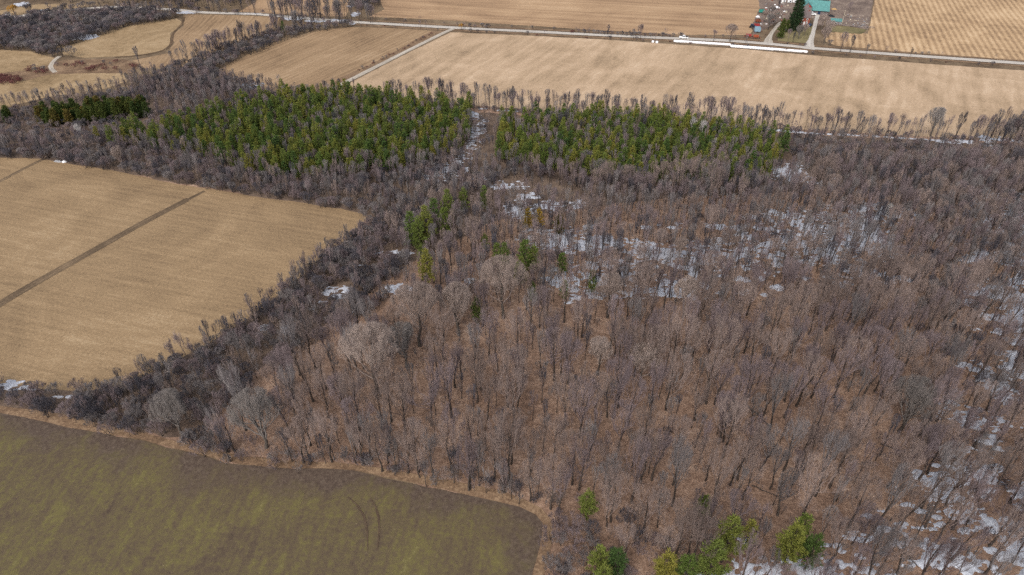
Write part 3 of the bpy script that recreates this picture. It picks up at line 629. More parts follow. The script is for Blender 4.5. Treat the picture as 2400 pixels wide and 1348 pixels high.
scatter([(560, 266), (660, 244), (800, 235), (900, 244), (1000, 252), (1102, 266), (1104, 345), (1060, 368), (960, 398), (870, 420), (760, 420), (690, 430), (600, 420), (570, 330)], 2.45, [('pine', 6, .62, 1.05), ('slim', 2.4, .7, 1.0), (None, .5, 0, 0)], "west pines")
scatter([(225, 332), (430, 298), (560, 262), (570, 330), (600, 420), (500, 385), (380, 362), (250, 350)], 3.2, [('pine', 4.5, .7, 1.05), ('slim', 3, .65, .9)], "west pines")
scatter(PL2, 2.55, [('pine', 4.6, .62, 1.02), ('slim', 3.4, .75, 1.0)], "east pines")
along([(1250, 392), (1400, 420), (1500, 432), (1700, 437), (1790, 428)], 3.0, [('pine', 1, .8, 1.0)], "east pines", .8)
scatter([(95, 284), (230, 266), (345, 262), (352, 276), (240, 290), (110, 304)], 2.6, [('cedar', 1, .75, 1.05)], "cedar row")
along([(-150, 292), (0, 290), (45, 288)], 2.8, [('cedar', 1, .7, .95)], "cedar row", .9)
scatter([(1108, 268), (1170, 285), (1165, 392), (1100, 350)], 3.6, [('slim', 2, .6, .9), ('shrub', .6, .6, .9), (None, 1, 0, 0)], "between pines")
scatter(CLR[0], 3.4, [('slim', 1, .5, .8), ('sapling', 1, 1, 1.5)], "between pines")
scatter(CLR[1], 3.6, [('slim', 1, .5, .75), ('sapling', 1.4, .8, 1.4), ('shrub', .5, .5, .8)], "between pines")
along([(900, 240), (1000, 246), (1110, 256), (1200, 263), (1300, 270), (1500, 282), (1700, 297), (1850, 308)], 1.6, [('slim', 4, .7, 1.2), ('hedge', 3, .7, 1.1), ('sapling', 1, 1, 1.6)], "hedgerow", .8)
along([(1850, 308), (1950, 316), (2050, 320), (2200, 328), (2330, 330), (2500, 335)], 2.0, [('slim', 4, .7, 1.1), ('hedge', 3.4, .7, 1.05), ('shrub', 1, .6, .8)], "hedgerow", .8)
along([(1110, 258), (1300, 271), (1500, 284), (1700, 299), (1850, 309), (2050, 321), (2330, 331)], 1.7, [('shrub', 2, .45, .8), ('sapling', 2, .9, 1.6), ('slim', 1, .5, .8)], "hedgerow", .7)
scatter([(2290, 330), (2380, 300), (2600, 290), (2650, 360), (2330, 352)], 3.6, [('slim', 2, .9, 1.2), ('shrub', 1, .9, 1.3), ('hedge', 1.5, .8, 1.1)], "hedgerow")
along([(560, 215), (640, 212), (720, 214), (800, 216), (880, 238)], 3.6, [('slim', 1, .4, .75), ('hedge', 1, .35, .6), ('shrub', 1, .5, .8)], "field end", .8)
WEDGE = [(320, 222), (330, 200), (420, 160), (500, 128), (580, 96), (660, 78), (740, 66), (820, 60), (826, 64), (745, 76), (655, 102), (565, 140), (510, 168), (535, 186), (600, 208), (560, 225)]
scatter(WEDGE, 3.0, [('shrub', 5, .8, 1.25), ('slim', 1.6, .6, .95)], "wedge")
along([(440, 160), (500, 135), (560, 112), (640, 88), (720, 68)], 2.2, [('slim', 2, .8, 1.3), ('hedge', 2, .7, 1.25)], "wedge", 1.6)
NW = [(-300, 40), (0, 44), (60, 50), (110, 32), (200, 34), (300, 26), (420, 40), (420, 46), (300, 64), (190, 100), (138, 118), (135, 138), (70, 122), (0, 117), (-300, 112)]
scatter(NW, 3.0, [('shrub', 6, .85, 1.45), ('slim', 1, .5, .85)], "northwest")
along([(300, 40), (420, 50)], 3, [('slim', 1, .8, 1.2)], "northwest", 1.5)
along([(230, 10), (330, 14), (420, 24), (520, 30), (640, 36), (740, 44), (830, 50), (880, 54)], 2.8, [('slim', 2, .9, 1.3), ('hedge', 3, .8, 1.35), ('shrub', 1, .7, 1)], "roadside", 1.8)
along([(640, 44), (720, 52), (820, 58)], 2.2, [('slim', 1, .9, 1.3), ('hedge', 2, .8, 1.3), ('shrub', 1, .7, 1)], "roadside", 1.4)
scatter([(270, -40), (460, -40), (640, -10), (560, 14), (460, 22), (330, 10)], 3.6, [('slim', 3, .8, 1.1), ('shrub', 1, .9, 1.3)], "top wood")
scatter([(790, -40), (880, -40), (890, 12), (868, 26), (840, 26), (800, 4)], 3.2, [('slim', 2, .7, 1.0), ('shrub', 2, .9, 1.3)], "top wood")
scatter([(-100, -40), (270, -40), (250, 10), (150, 12), (60, 0), (-100, 20)], 9.0, [('shrub', 2, .9, 1.6), ('slim', 1, .7, 1), ('spruce', .12, .3, .5)], "meadow")
along([(150, 26), (200, 20), (230, 14)], 3.2, [('shrub', 1, .9, 1.2)], "meadow", 1)
scatter([(110, 150), (160, 150), (300, 145), (335, 158), (315, 172), (200, 170), (150, 165)], 3.8, [('reds', 3, .6, 1.0), ('shrub', 1, .45, .7), (None, 3, 0, 0)], "marsh")
scatter([(-200, 180), (0, 178), (60, 184), (40, 198), (-200, 206)], 2.6, [('reds', 4, .7, 1.1), (None, .5, 0, 0)], "marsh")
scatter([(55, 160), (100, 158), (112, 172), (70, 174)], 3.0, [('reds', 2, .6, .9), ('shrub', 1, .5, .8)], "marsh")
along([(280, 208), (310, 205), (330, 208)], 2.4, [('slim', 1, .6, .85)], "marsh", 1.0)
along([(1015, 79), (960, 107), (900, 138), (830, 172)], 2.6, [('reds', 3, .3, .5), ('shrub', 2, .3, .5), (None, 1.5, 0, 0)], "lane", .5)
RV = [(840, 60), (1000, 70), (1100, 76), (1250, 83), (1400, 92), (1550, 99), (1700, 106), (1900, 126), (2150, 143), (2400, 160)]
along(RV, 5.0, [('shrub', 3, .3, .6), ('reds', 1, .35, .6), ('slim', .5, .35, .6), (None, 3, 0, 0)], "road verge", .5)
along([(u, v - 16) for u, v in RV], 6.0, [('shrub', 2, .3, .55), ('sapling', 1, .8, 1.2), (None, 2, 0, 0)], "road verge", .6)
along([(1335, 76), (1400, 80), (1480, 85), (1600, 88)], 2.4, [('shrub', 3, .5, .75), ('reds', 1, .5, .7)], "road verge", .6)
along([(1090, 64), (1150, 67)], 2.8, [('shrub', 1, .5, .7)], "road verge", .5)

# single trees one can point at: kind, u, v of the foot, scale, label, category, proto
SINGLE = []
def single(kind, u, v, s, label, idx=0, cat="tree", rz=1.0, st=1.0): SINGLE.append((kind, u, v, s, label, idx, cat, rz, st))
single('big', 882, 922, 1.15, "broad domed tan maple leaning over the left side of the wood", 0, rz=.4)
single('big', 985, 812, 1.09, "wide bare maple just behind and right of the broad domed maple", 0, rz=2.0)
single('big', 1075, 785, 0.94, "round pinkish maple crown right beside the wide bare maple", 2, rz=3)
single('big', 1180, 745, 1.09, "golden tan domed maple standing directly below the pair of green pines in mid wood", 0, rz=4.2)
single('big', 952, 862, 0.8, "spreading maple wedged between the two broadest crowns at the wood's left side", 1, rz=1.2)
single('big', 1425, 745, 0.83, "rounded bare maple at the near edge of the snow in mid wood", 2, rz=.7)
single('big', 1600, 745, 0.76, "compact rounded bare maple right of the rounded one at the snow edge", 2, rz=2.7)
single('big', 622, 1050, 0.98, "big bare tree with tangled pale branches, where wood and green field meet", 1, rz=.2)
single('big', 428, 1022, 0.78, "sprawling pale grey tree with whitish limbs overhanging the green field", 1, rz=2.2)
single('big', 2105, 1010, 0.92, "dark crooked tree with heavy trunk next to the fallen limbs on leaf litter", 1, rz=5)
single('big', 1590, 545+70, .5, "small domed bare crown standing amid the snow band of mid wood", 2, rz=1.5)
single('big', 1500, 905, 0.71, "full bare crown deep in the leaf floored wood above the lone young pine", 0, rz=3.3)
single('big', 1400, 880, 0.69, "pinkish rounded crown in the middle of the leaf floored wood", 2, rz=5.3)
single('big', 2180, 320, 0.71, "fan shaped bare tree, widest of the hedgerow by the far tan field", 1, rz=1.1)
single('big', 290, 395, 0.52, "rounded pinkish bare tree at the pine wood's foot by the tan field", 2, rz=1.1)
single('willow', 36, 38, .62, "orange yellow willow on the meadow in the far corner", 0)
single('willow', 1082, 70, .33, "small orange willow beside the gravel road", 0)
single('pine', 968, 588, 1.3, "dark pine at the left end of the small pine clump in the thicket", 0)
single('pine', 985, 596, 1.37, "bushy olive pine, lowest in the small pine clump", 1)
single('pine', 1002, 582, 1.46, "full green pine in the centre of the small pine clump", 3)
single('pine', 1022, 556, 1.3, "dark narrow pine behind the centre of the small pine clump", 0)
single('pine', 1045, 562, 1.23, "yellow green pine on the right of the small pine clump", 4)
single('pine', 1052, 530, 1.3, "tall dark pine at the back of the small pine clump", 3)
single('pine', 1088, 502, 1.04, "faint green pine between the clump and the plantation gap", 1)
single('pine', 1136, 496, 0.98, "small olive pine right of the faint green pine near the gap", 2)
single('gold', 1237, 548, 1.0, "left one of two golden topped conifers among grey trees", 0)
single('gold', 1262, 546, .95, "right one of two golden topped conifers among grey trees", 0)
single('cedar', 1310, 548, .95, "dense green cone shaped conifer standing alone at the snow edge", 0)
single('pine', 1137, 592, 0.72, "tiny olive pine alone between the clump and the snow", 1)
single('pine', 990, 620, 0.72, "thin pine directly below the small pine clump", 2)
single('pine', 1004, 676, 1.3, "dark slanting pine below the small pine clump at the thicket side", 3)
single('pine', 1165, 640, 0.98, "left one of a green pine pair in mid wood", 0)
single('pine', 1182, 645, 1.1, "bluish green right one of a pine pair in mid wood", 3)
single('pine', 1230, 645, 1.3, "olive pine with a forked top in mid wood", 4)
single('pine', 1250, 645, 1.1, "yellowish pine touching the fork topped pine in mid wood", 1)
single('pine', 1220, 675, 1.04, "dark young pine just above the golden tan domed maple", 3)
single('pine', 1316, 650, 0.91, "slim pine against the snow in mid wood", 4)
single('pine', 1385, 695, 0.85, "dark little pine beside the rounded maple at the snow edge", 0)
single('pine', 1322, 705, 0.72, "low green pine left of the dark little pine at the snow edge", 2)
single('pine', 1247, 712, 0.78, "narrow young pine right below the golden tan domed maple's crown", 1)
single('pine', 1119, 762, 0.98, "lone narrow yellow green pine among the bare maples", 1)
single('pine', 1374, 1215, 1.05, "bushy olive pine at the corner of the wood by the green field", 1, st=.85)
single('pine', 1643, 1212, 0.85, "bright yellow green young pine alone on the leaf litter", 4, st=.85)
single('pine', 1690, 1318, 1.5, "large green pine at the left of the snow by the wood's near corner", 3, st=.9)
single('pine', 1742, 1290, 0.95, "slender olive pine right beside the large green pine at the near corner", 2)
single('pine', 1832, 1332, 1.45, "tall two tone pine standing on snow at the wood's near corner", 1)
single('pine', 1856, 1300, 1.15, "dark green pine behind the tall two tone pine on snow", 0)
single('pine', 1885, 1335, 1.15, "light green pine right of the tall two tone pine on snow", 4)
single('pine', 1652, 1372, 1.5, "broad blue green pine cut by the photo's bottom edge", 3, st=.9)
single('pine', 1600, 1378, 1.25, "golden green pine at the bottom edge left of the broad blue green pine", 4, st=.85)
single('pine', 1552, 1375, 1.3, "yellow green pine at the bottom edge, second from the broad blue green pine", 1, st=.85)
single('pine', 1400, 1350, 1.1, "feathery pale green pine at the bottom edge by the dark brush", 2, st=.85)
single('pine', 1440, 1355, 1.15, "feathery green pine right of the pale one at the bottom edge", 4, st=.85)
single('pine', 1410, 1392, 1.1, "yellowish pine lowest of the feathery three at the bottom edge", 1, st=.85)
single('pine', 667, 84, 0.75, "dark evergreen alone in the bare thicket by the far fields", 0)
single('spruce', 1857, 72, 1.05, "huge dark spruce beside the red brick farmhouse", 0)
single('spruce', 1866, 58, .95, "dark spruce standing behind the huge one by the farmhouse", 1)
single('cedar', 1828, 91, 1.05, "narrow dark green cedar on the farm lawn", 0, st=1.25)
single('cedar', 1842, 76, .7, "smaller bluish cedar behind the narrow cedar on the farm lawn", 1, st=1.2)
for i, (u, v, s, lab) in enumerate([(198, 338, .8, "white barked birch in front of the dark cedar row"), (1240 + 380, 325, .85, "pale birch at the back of the right hand pines"), (1640, 335, .9, "pale grey birch among the right hand pines"), (1668, 370, .75, "whitish birch in the near part of the right hand pines"), (2010 + 60, 525, .7, "whitish birch over the snow on the wood's right")]):
    single('birch', u, v, s, lab, i % 2, rz=i)
for i, (u, v, s, lab) in enumerate([(1710, 98, .62, "bare round tree beside the road left of the farm machinery"), (1672, 97, .4, "small bare tree by the road between the white car and the farm"), (1930, 104, .62, "spreading bare tree right of the gravel drive"), (1925, 70, .55, "mauve bare tree between the drive and the teal shed"), (1970, 122, .66, "bare roadside tree right of the drive, first of the pair"), (1992, 123, .6, "bare roadside tree right of the drive, second of the pair"), (2030, 127, .38, "thin bare tree by the road below the ploughed corn rows"), (1500, 94, .55, "bare clump tree by the road left of the white bales"), (1425, 88, .45, "dark bare tree at the road's far hedge"), (1484, 92, .4, "thin bare tree left of the clump tree by the road"), (1870, 92, .5, "bare garden tree in front of the red brick house"), (1885, 84, .42, "bare garden tree nearer the drive"), (1815, 62, .6, "grey bare tree amid the farm machinery"), (1800, 70, .6, "grey bare tree left of the drive into the machinery yard"), (1790, 54, .5, "grey bare tree behind the red wagons"), (1835, 88, .4, "bare sapling beside the narrow cedar"), (1846, 96, .42, "low bare tree on the lawn between cedar and house"), (1858, 100, .36, "small bare tree at the front of the farm lawn"), (1940, 88, .6, "mauve bare tree halfway along the drive"), (1806, 44, .5, "bare tree behind the rusty red wagon"), (1822, 28, .45, "bare tree beside the pale tarp heap"), (1748, 102, .34, "thin bare tree in front of the crimson seed drill"), (1990, 30, .4, "pale bare tree standing in the mud beyond the cream pole"), (2133, 134, .32, "stunted bare tree on the right stretch of the road"), (140, 8, .5, "round leafless tree on the far meadow"), (168, 8, .42, "leafless tree right of the round one on the far meadow"), (327, 152, .6, "solitary bare tree at the end of the pale grass field"), (405, 148, .45, "bare tree on the curved stubble by the thicket")]):
    single('big', u, v, s * .9, lab, i % 3, rz=i * 1.3, st=.95) if u in (1815, 1800, 1790, 1806, 1870, 1885, 1930, 1925, 1940, 1710) else single('hedge', u, v, s * 1.45, lab, i % 3, rz=i * 1.3, st=.95)
for i, (u, v, s, lab) in enumerate([(170, 133, 1.5, "round dark bush at the near end of the pale grass field"), (148, 134, 1.2, "upright grey bush left of the round dark bush"), (70, 32, 1.7, "big grey bush next to the orange willow"), (1945, 107, .9, "dark bush at the mouth of the gravel drive"), (500, 1052, 1.25, "pale blue grey bush at the edge of the green field"), (218, 990, 1.15, "silvery bush hanging over the dry grass margin"), (118, 975, 1.2, "blue grey bush at the left end of the field margin"), (1200, 1158, 1.0, "grey green bush at the wood's edge on the green field's right"), (1060, 1120, .9, "dark tangled bush on the margin of the green field"), (1385, 1262, 1.15, "silvery upright bush in front of the olive pine at the corner"), (1470, 1232, 1.3, "tall pale grey bush right of the olive pine at the corner"), (1325, 1345, 1.3, "dark maroon brush in the bottom corner of the green field"), (1290, 1330, .9, "grey brush touching the green field at the bottom edge")]):
    single('shrub', u, v, s, lab, [0, 4, 1, 3][i % 4], cat="bush", rz=i * .9)

NAMES = dict(hardwood="hardwood_tree", big="maple_tree", slim="young_tree", hedge="hedgerow_tree", shrub="shrub", reds="red_shrub", sapling="sapling", birch="birch_tree", pine="pine_tree", gold="golden_conifer", cedar="cedar_tree", spruce="spruce_tree", willow="willow_tree")
def tree(kind, x, y, rz, s, st, idx, label, cat, group):
    p = KIT[kind][idx]
    loc = (x, y, 0); sc = (s, s, s * st)
    if kind in ('shrub', 'reds', 'sapling'):
        return link(NAMES[kind], p.whole, loc=loc, rot=(0, 0, rz), scale=sc, label=label, category=cat, group=group)
    t = thing(NAMES[kind], label, cat, loc, rz, group); t.scale = sc
    link("trunk", p.trunk, t); link("crown", p.crown, t)
    return t
for kind, u, v, s, label, idx, cat, rz, st in SINGLE:
    x, y, _ = P(u, v); tree(kind, x, y, rz, s, st, idx, label, cat, None)

ZONE = dict(wood="standing in the leaf floored wood", snowy="in the snowy thicket at the wood's right side", middle="in the dense middle wood", thicket="in the thicket beside the tan stubble field",
    hedge="in the hedge between the tan field and the green field", corner="in the brush at the wood's near corner", behind="in the grey wood behind the cedar row", wedge="in the thicket between the far fields",
    northwest="in the dark thicket at the far left", roadside="lining the far gravel road", marsh="on the marshy ground by the left pasture", lane="along the farm lane", meadow="on the far meadow")
ZONE.update({"pine front": "in front of the right pine plantation", "stubble edge": "along the tan stubble field's edge", "wheat edge": "along the green field's edge", "pine foot": "at the foot of the left pines", "west pines": "in the left pine plantation",
    "east pines": "in the right pine plantation", "cedar row": "in the dark row on the left", "between pines": "in the snowy gap between the plantations", "hedgerow": "in the hedgerow along the far tan field",
    "field end": "at the end of the rowed field", "top wood": "in the dark wood beyond the far road", "road verge": "on the verge of the gravel road"})
LOOK = dict(hedge="stout limbed bare tree", hardwood="tall bare hardwood with grey trunk", slim="slender bare young tree", shrub="leafless grey bush", reds="low dark red leafless bush", pine="yellow green pine", cedar="dense dark green cedar", spruce="small dark spruce", sapling="thin leafless sapling")
PLUR = dict(hedge="stout limbed bare trees", hardwood="bare hardwoods", slim="young bare trees", shrub="leafless bushes", reds="red bushes", pine="pines", cedar="cedars", spruce="small spruces", sapling="saplings")
REST = dict(hedge=("hedgerow_stand", "bare hedgerow trees"), hardwood=("hardwood_stand", "bare hardwoods too many to count filling the wood"), slim=("young_tree_stand", "slender bare trees massed through the woods and hedgerows"), shrub=("shrub_thicket", "leafless brush massed in the thickets"),
    reds=("red_shrub_thicket", "red leafless brush on the marsh"), pine=("pine_plantation", "yellow green pines massed in the two plantations"), cedar=("cedar_stand", "cedars"), sapling=("sapling_undergrowth", "thin saplings scattered over the leaf litter"), spruce=("spruce_stand", "small spruces"))

# geometry nodes: the rest of each kind is one object of instances
def rest_object(kind, rows):
    name, label = REST[kind]; a = np.array([r[:6] for r in rows], float)
    me = bpy.data.meshes.new(name); n = len(a)
    me.vertices.add(n); co = np.zeros((n, 3), np.float32); co[:, :2] = a[:, :2]; me.vertices.foreach_set("co", co.ravel())
    rot = np.zeros((n, 3), np.float32); rot[:, :2] = rng.normal(0, .035, (n, 2)); rot[:, 2] = a[:, 2]
    scl = np.stack([a[:, 3], a[:, 3], a[:, 3] * a[:, 4]], 1).astype(np.float32)
    for nm, typ, dat in (("rot", 'FLOAT_VECTOR', rot), ("scl", 'FLOAT_VECTOR', scl)):
        at = me.attributes.new(nm, typ, 'POINT'); at.data.foreach_set("vector", dat.ravel())
    at = me.attributes.new("pick", 'INT', 'POINT'); at.data.foreach_set("value", a[:, 5].astype(np.int32))
    o = link(name, me, kind="stuff", label=label)
    g = bpy.data.node_groups.new(name + "_nodes", 'GeometryNodeTree')
    g.interface.new_socket("Geometry", in_out='INPUT', socket_type='NodeSocketGeometry'); g.interface.new_socket("Geometry", in_out='OUTPUT', socket_type='NodeSocketGeometry')
    N = g.nodes.new; gi = N('NodeGroupInput'); go = N('NodeGroupOutput'); iop = N('GeometryNodeInstanceOnPoints'); jn = N('GeometryNodeJoinGeometry')
    for p in KIT[kind]:
        if not hasattr(p, "src"): p.src = bpy.data.objects.new("shape", p.whole)
        oi = N('GeometryNodeObjectInfo'); oi.inputs["Object"].default_value = p.src; oi.inputs["As Instance"].default_value = False
        ti = N('GeometryNodeGeometryToInstance'); g.links.new(oi.outputs["Geometry"], ti.inputs[0]); g.links.new(ti.outputs[0], jn.inputs[0])
    def attr(nm, typ):
        q = N('GeometryNodeInputNamedAttribute'); q.data_type = typ; q.inputs["Name"].default_value = nm; return q.outputs["Attribute"]
    g.links.new(gi.outputs[0], iop.inputs["Points"]); g.links.new(jn.outputs[0], iop.inputs["Instance"])
    iop.inputs["Pick Instance"].default_value = True
    g.links.new(attr("pick", 'INT'), iop.inputs["Instance Index"]); g.links.new(attr("rot", 'FLOAT_VECTOR'), iop.inputs["Rotation"]); g.links.new(attr("scl", 'FLOAT_VECTOR'), iop.inputs["Scale"])
    g.links.new(iop.outputs[0], go.inputs[0])
    o.modifiers.new("instances", 'NODES').node_group = g
    return o
LAND = [(882, 922, "the broad domed maple"), (1180, 745, "the golden domed maple"), (1643, 1212, "the yellow green young pine"), (1374, 1215, "the olive corner pine"), (622, 1050, "the big tangled corner tree"), (428, 1022, "the pale sprawling tree"), (1119, 762, "the narrow lone pine"), (2105, 1010, "the dark crooked tree"),
    (1425, 745, "the rounded snow edge maple"), (1600, 745, "the compact round maple"), (1310, 545, "the green cone conifer"), (985, 590, "the small pine clump"), (1832, 1332, "the two tone pine"), (1690, 1318, "the large near pine"), (1400, 880, "the pinkish mid crown"), (1500, 905, "the full mid crown"),
    (2230, 1150, "the broadest snow patch"), (2270, 980, "the upper snow strip"), (1776, 980, "the crossed fallen limbs"), (1800, 1155, "the thin dark log"), (1888, 726, "the short high log"), (2015, 1225, "the fallen branch heap"), (2180, 320, "the hedgerow fan tree"), (1120, 320, "the snowy gap"), (1042, 398, "the lower gap snow"),
    (1842, 406, "the striped snow patch"), (1620, 325, "the back pale birch"), (1668, 370, "the near whitish birch"), (198, 338, "the white barked birch"), (290, 395, "the rounded edge tree"), (137, 379, "the grey stone pile"), (667, 84, "the lone dark evergreen"), (36, 38, "the orange willow"), (327, 152, "the solitary grass field tree"),
    (790, 688, "the thicket snow patch"), (850, 510, "the tan field's corner"), (170, 133, "the round dark bush"), (585, 202, "the field end snow"), (192, 88, "the grass field snow"), (500, 1052, "the pale blue bush"), (1250, 392, "the right plantation's near corner"), (600, 420, "the left plantation's near corner"), (870, 420, "the left plantation's front edge"), (1700, 435, "the right plantation's front edge"), (800, 235, "the left plantation's back edge"), (2380, 705, "the right edge snow patch"), (100, 284, "the cedar row's left end"), (345, 268, "the cedar row's right end"), (225, 275, "the cedar row's middle"), (1500, 290, "the right plantation's back edge"), (1500, 360, "the right plantation's middle"), (850, 330, "the left plantation's middle"), (640, 300, "the left plantation's back left"), (1838, 345, "the right plantation's far corner"), (30, 190, "the big red bush patch"), (215, 158, "the small red bush patch"), (690, 650, "the tan field's long edge"), (300, 917, "the hedge by both fields")]
TINT = dict(hardwood=HW_TINT, hedge=["grey", "mauve", "dark"], slim=["mauve", "grey", "mauve", "dark", "tan", "grey"], shrub=["grey", "dark", "mauve", "grey", "dark", "mauve"], reds=["red"] * 2, pine=["dark green", "yellow green", "yellow green", "yellow green", "dark green", "yellow green"], cedar=[""] * 3, spruce=[""] * 2)
NOUN = dict(hedge="stout bare tree", hardwood="tall bare tree", slim="slim bare tree", shrub="leafless bush", reds="low leafless bush", pine="pine", cedar="dark cedar", spruce="small spruce")
used = set()
def whichone(kind, x, y, s, idx):
    # says which one by the nearest thing one can find: far or near, left or right of it
    u, v = px(x, y); d = sorted(((u - a) ** 2 + (1.3 * (v - b)) ** 2, a, b, n) for a, b, n in LAND)[:5]
    t = TINT[kind][idx]; big = "big " if s > (1.02 if kind != 'shrub' else 1.1) else "small " if s < .72 else ""
    for q, a, b, n in d:
        r = math.sqrt(q)
        if r > 330: break
        dist = "just" if r < 45 else "a little" if r < 110 else "well"
        dx, dy = u - a, v - b
        side = "left of" if dx < 0 else "right of"
        if abs(dy) > 2.2 * abs(dx): side = "behind" if dy < 0 else "in front of"
        elif abs(dy) > .45 * abs(dx): side = ("behind and " if dy < 0 else "before and ") + side
        lab = f"{big}{t + ' ' if t else ''}{NOUN[kind]} {dist} {side} {n}"
        if lab not in used and len(lab.split()) <= 16:
            used.add(lab); return lab
    return None
def keep_clear():
    for kind, u, v, s, label, idx, cat, rz, st in SINGLE:
        if kind not in ('big', 'pine', 'gold', 'spruce', 'birch', 'willow'): continue
        x, y, _ = P(u, v); d = -np.array((x, y)) / math.hypot(x, y)
        r = 6.4 * s if kind == 'big' else 2.0; reach = 10.0 if kind == 'big' else 7.0
        for k in ('hardwood', 'slim', 'shrub', 'pine', 'hedge'):
            out = []
            for row in placed[k]:
                q = np.array(row[:2]) - (x, y); a = q @ d; b = abs(q[0] * d[1] - q[1] * d[0])
                tall = k in ('hardwood', 'slim', 'pine')
                if (a * a + b * b < (r * .75) ** 2) or (tall and 0 < a < reach and b < r * .6): continue
                out.append(row)
            placed[k] = out
keep_clear()
LIMIT = dict(hedge=290, hardwood=270, slim=290, shrub=280, reds=290, pine=250, cedar=290, spruce=290, sapling=0)
total = 0
for kind, rows in placed.items():
    if not rows: continue
    a = np.array([r[:2] for r in rows]); u, v = px(a[:, 0], a[:, 1]); inside = (u > -20) & (u < 2420) & (v > -10) & (v < 1380)
    size = np.array([r[3] for r in rows]) / np.sqrt(a[:, 0] ** 2 + a[:, 1] ** 2 + CAM_H ** 2) * inside
    order = np.argsort(-size); keep = set(int(i) for i in order[:LIMIT[kind]] if size[i] > 0)
    for i in (int(q) for q in order if int(q) in keep):
        x, y, rz, s, st, idx, zone = rows[i]
        cat = "bush" if kind in ('shrub', 'reds') else "tree"
        tree(kind, x, y, rz, s, st, int(idx), whichone(kind, x, y, s, int(idx)) or f"{LOOK[kind]} {ZONE[zone]}", cat, f"{PLUR[kind]} {ZONE[zone]}")
    rest = [r for i, r in enumerate(rows) if i not in keep]
    if rest: rest_object(kind, rest)
    total += len(rows)
print("plants", total, {k: len(v) for k, v in placed.items()})

# ------------------------------------------------------------------ the farm, the bales and other small things
def boxes(lst):
    """list of (cx, cy, z0, sx, sy, sz)"""
    V = []; F = []
    for cx, cy, z0, sx, sy, sz in lst:
        o = len(V)
        for dz in (0, sz):
            for dx, dy in ((-1, -1), (1, -1), (1, 1), (-1, 1)): V.append((cx + dx * sx / 2, cy + dy * sy / 2, z0 + dz))
        F += [(o, o + 3, o + 2, o + 1), (o + 4, o + 5, o + 6, o + 7)] + [(o + i, o + (i + 1) % 4, o + 4 + (i + 1) % 4, o + 4 + i) for i in range(4)]
    return V, F
def part(name, VF, mat, parent, **kw): return link(name, mesh_from(name, VF[0], VF[1], mat), parent, **kw)
def gable(x0, x1, y0, y1, z0, ze, zr, axis='x'):
    """closed walls with gable ends under a ridge along axis"""
    ym, xm = (y0 + y1) / 2, (x0 + x1) / 2
    V = [(x0, y0, z0), (x1, y0, z0), (x1, y1, z0), (x0, y1, z0), (x0, y0, ze), (x1, y0, ze), (x1, y1, ze), (x0, y1, ze)]
    if axis == 'x':
        V += [(x0, ym, zr), (x1, ym, zr)]; F = [(0, 1, 5, 4), (2, 3, 7, 6), (1, 2, 6, 9, 5), (3, 0, 4, 8, 7), (4, 5, 9, 8), (6, 7, 8, 9)]
    else:
        V += [(xm, y0, zr), (xm, y1, zr)]; F = [(1, 2, 6, 5), (3, 0, 4, 7), (0, 1, 5, 8, 4), (2, 3, 7, 9, 6), (5, 6, 9, 8), (7, 4, 8, 9)]
    return V, F
def slope(a, b, c, d, th=.12):
    """roof slab over the quad a b c d (counter-clockwise seen from above)"""
    a, b, c, d = map(np.array, (a, b, c, d)); n = np.cross(b - a, d - a); n = n / np.linalg.norm(n) * th
    V = [tuple(q) for q in (a + n * .15, b + n * .15, c + n * .15, d + n * .15, a + n, b + n, c + n, d + n)]
    return V, [(3, 2, 1, 0), (4, 5, 6, 7), (0, 1, 5, 4), (1, 2, 6, 5), (2, 3, 7, 6), (3, 0, 4, 7)]
def ribs(a, b, c, d, n, th=.06, w=.06):
    """standing seams from the edge ab up to dc"""
    a, b, c, d = map(np.array, (a, b, c, d)); nn = np.cross(b - a, d - a); nn = nn / np.linalg.norm(nn); e = (b - a) / np.linalg.norm(b - a) * w
    V = []; F = []
    for k in range(n):
        t = (k + .5) / n; p = a + (b - a) * t + nn * .125; q = d + (c - d) * t + nn * .125; o = len(V)
        V += [tuple(z) for z in (p - e, p + e, q + e, q - e, p - e + nn * th, p + e + nn * th, q + e + nn * th, q - e + nn * th)]
        F += [(o + 4, o + 5, o + 6, o + 7), (o, o + 1, o + 5, o + 4), (o + 1, o + 2, o + 6, o + 5), (o + 3, o, o + 4, o + 7), (o + 2, o + 3, o + 7, o + 6)]
    return V, F
M_teal = flat_mat("teal_roof_metal", (.1, .25, .24), .2, .8, .45); M_board = flat_mat("weathered_boards", (.2, .17, .165), .3, 1.2)
M_redp = flat_mat("barn_red", (.3, .045, .045), .2); M_brick = flat_mat("red_brick", (.27, .085, .06), .25, 3); M_white = flat_mat("white_paint", (.78, .78, .77), .05)
M_shingle = flat_mat("brown_shingles", (.16, .125, .12), .25, 2); M_glass = flat_mat("dark_glass", (.03, .035, .045), .1, 1, .15); M_tyre = flat_mat("tyre_rubber", (.025, .025, .026), .2)
M_green = flat_mat("green_paint", (.03, .25, .2), .15); M_rust = flat_mat("rusty_steel", (.22, .075, .04), .35, 2); M_redm = flat_mat("machine_red", (.3, .04, .042), .2, 1, .5); M_bluegrey = flat_mat("blue_grey_paint", (.22, .34, .42), .12)
M_navy = flat_mat("navy_paint", (.03, .045, .09), .15, 1, .4); M_wrap = flat_mat("white_bale_wrap", (.82, .82, .84), .04, .6, .35); M_cream = flat_mat("cream_wood", (.5, .44, .34), .15); M_straw = flat_mat("straw", (.46, .3, .13), .3, 2)
M_black = flat_mat("black_plastic", (.018, .02, .024), .3, 1, .5); M_steel = flat_mat("grey_steel", (.25, .25, .26), .2, 2, .5); M_stone = flat_mat("field_stone", (.27, .27, .28), .35, 2); M_orange = flat_mat("machine_orange", (.34, .08, .035), .2, 1, .5)
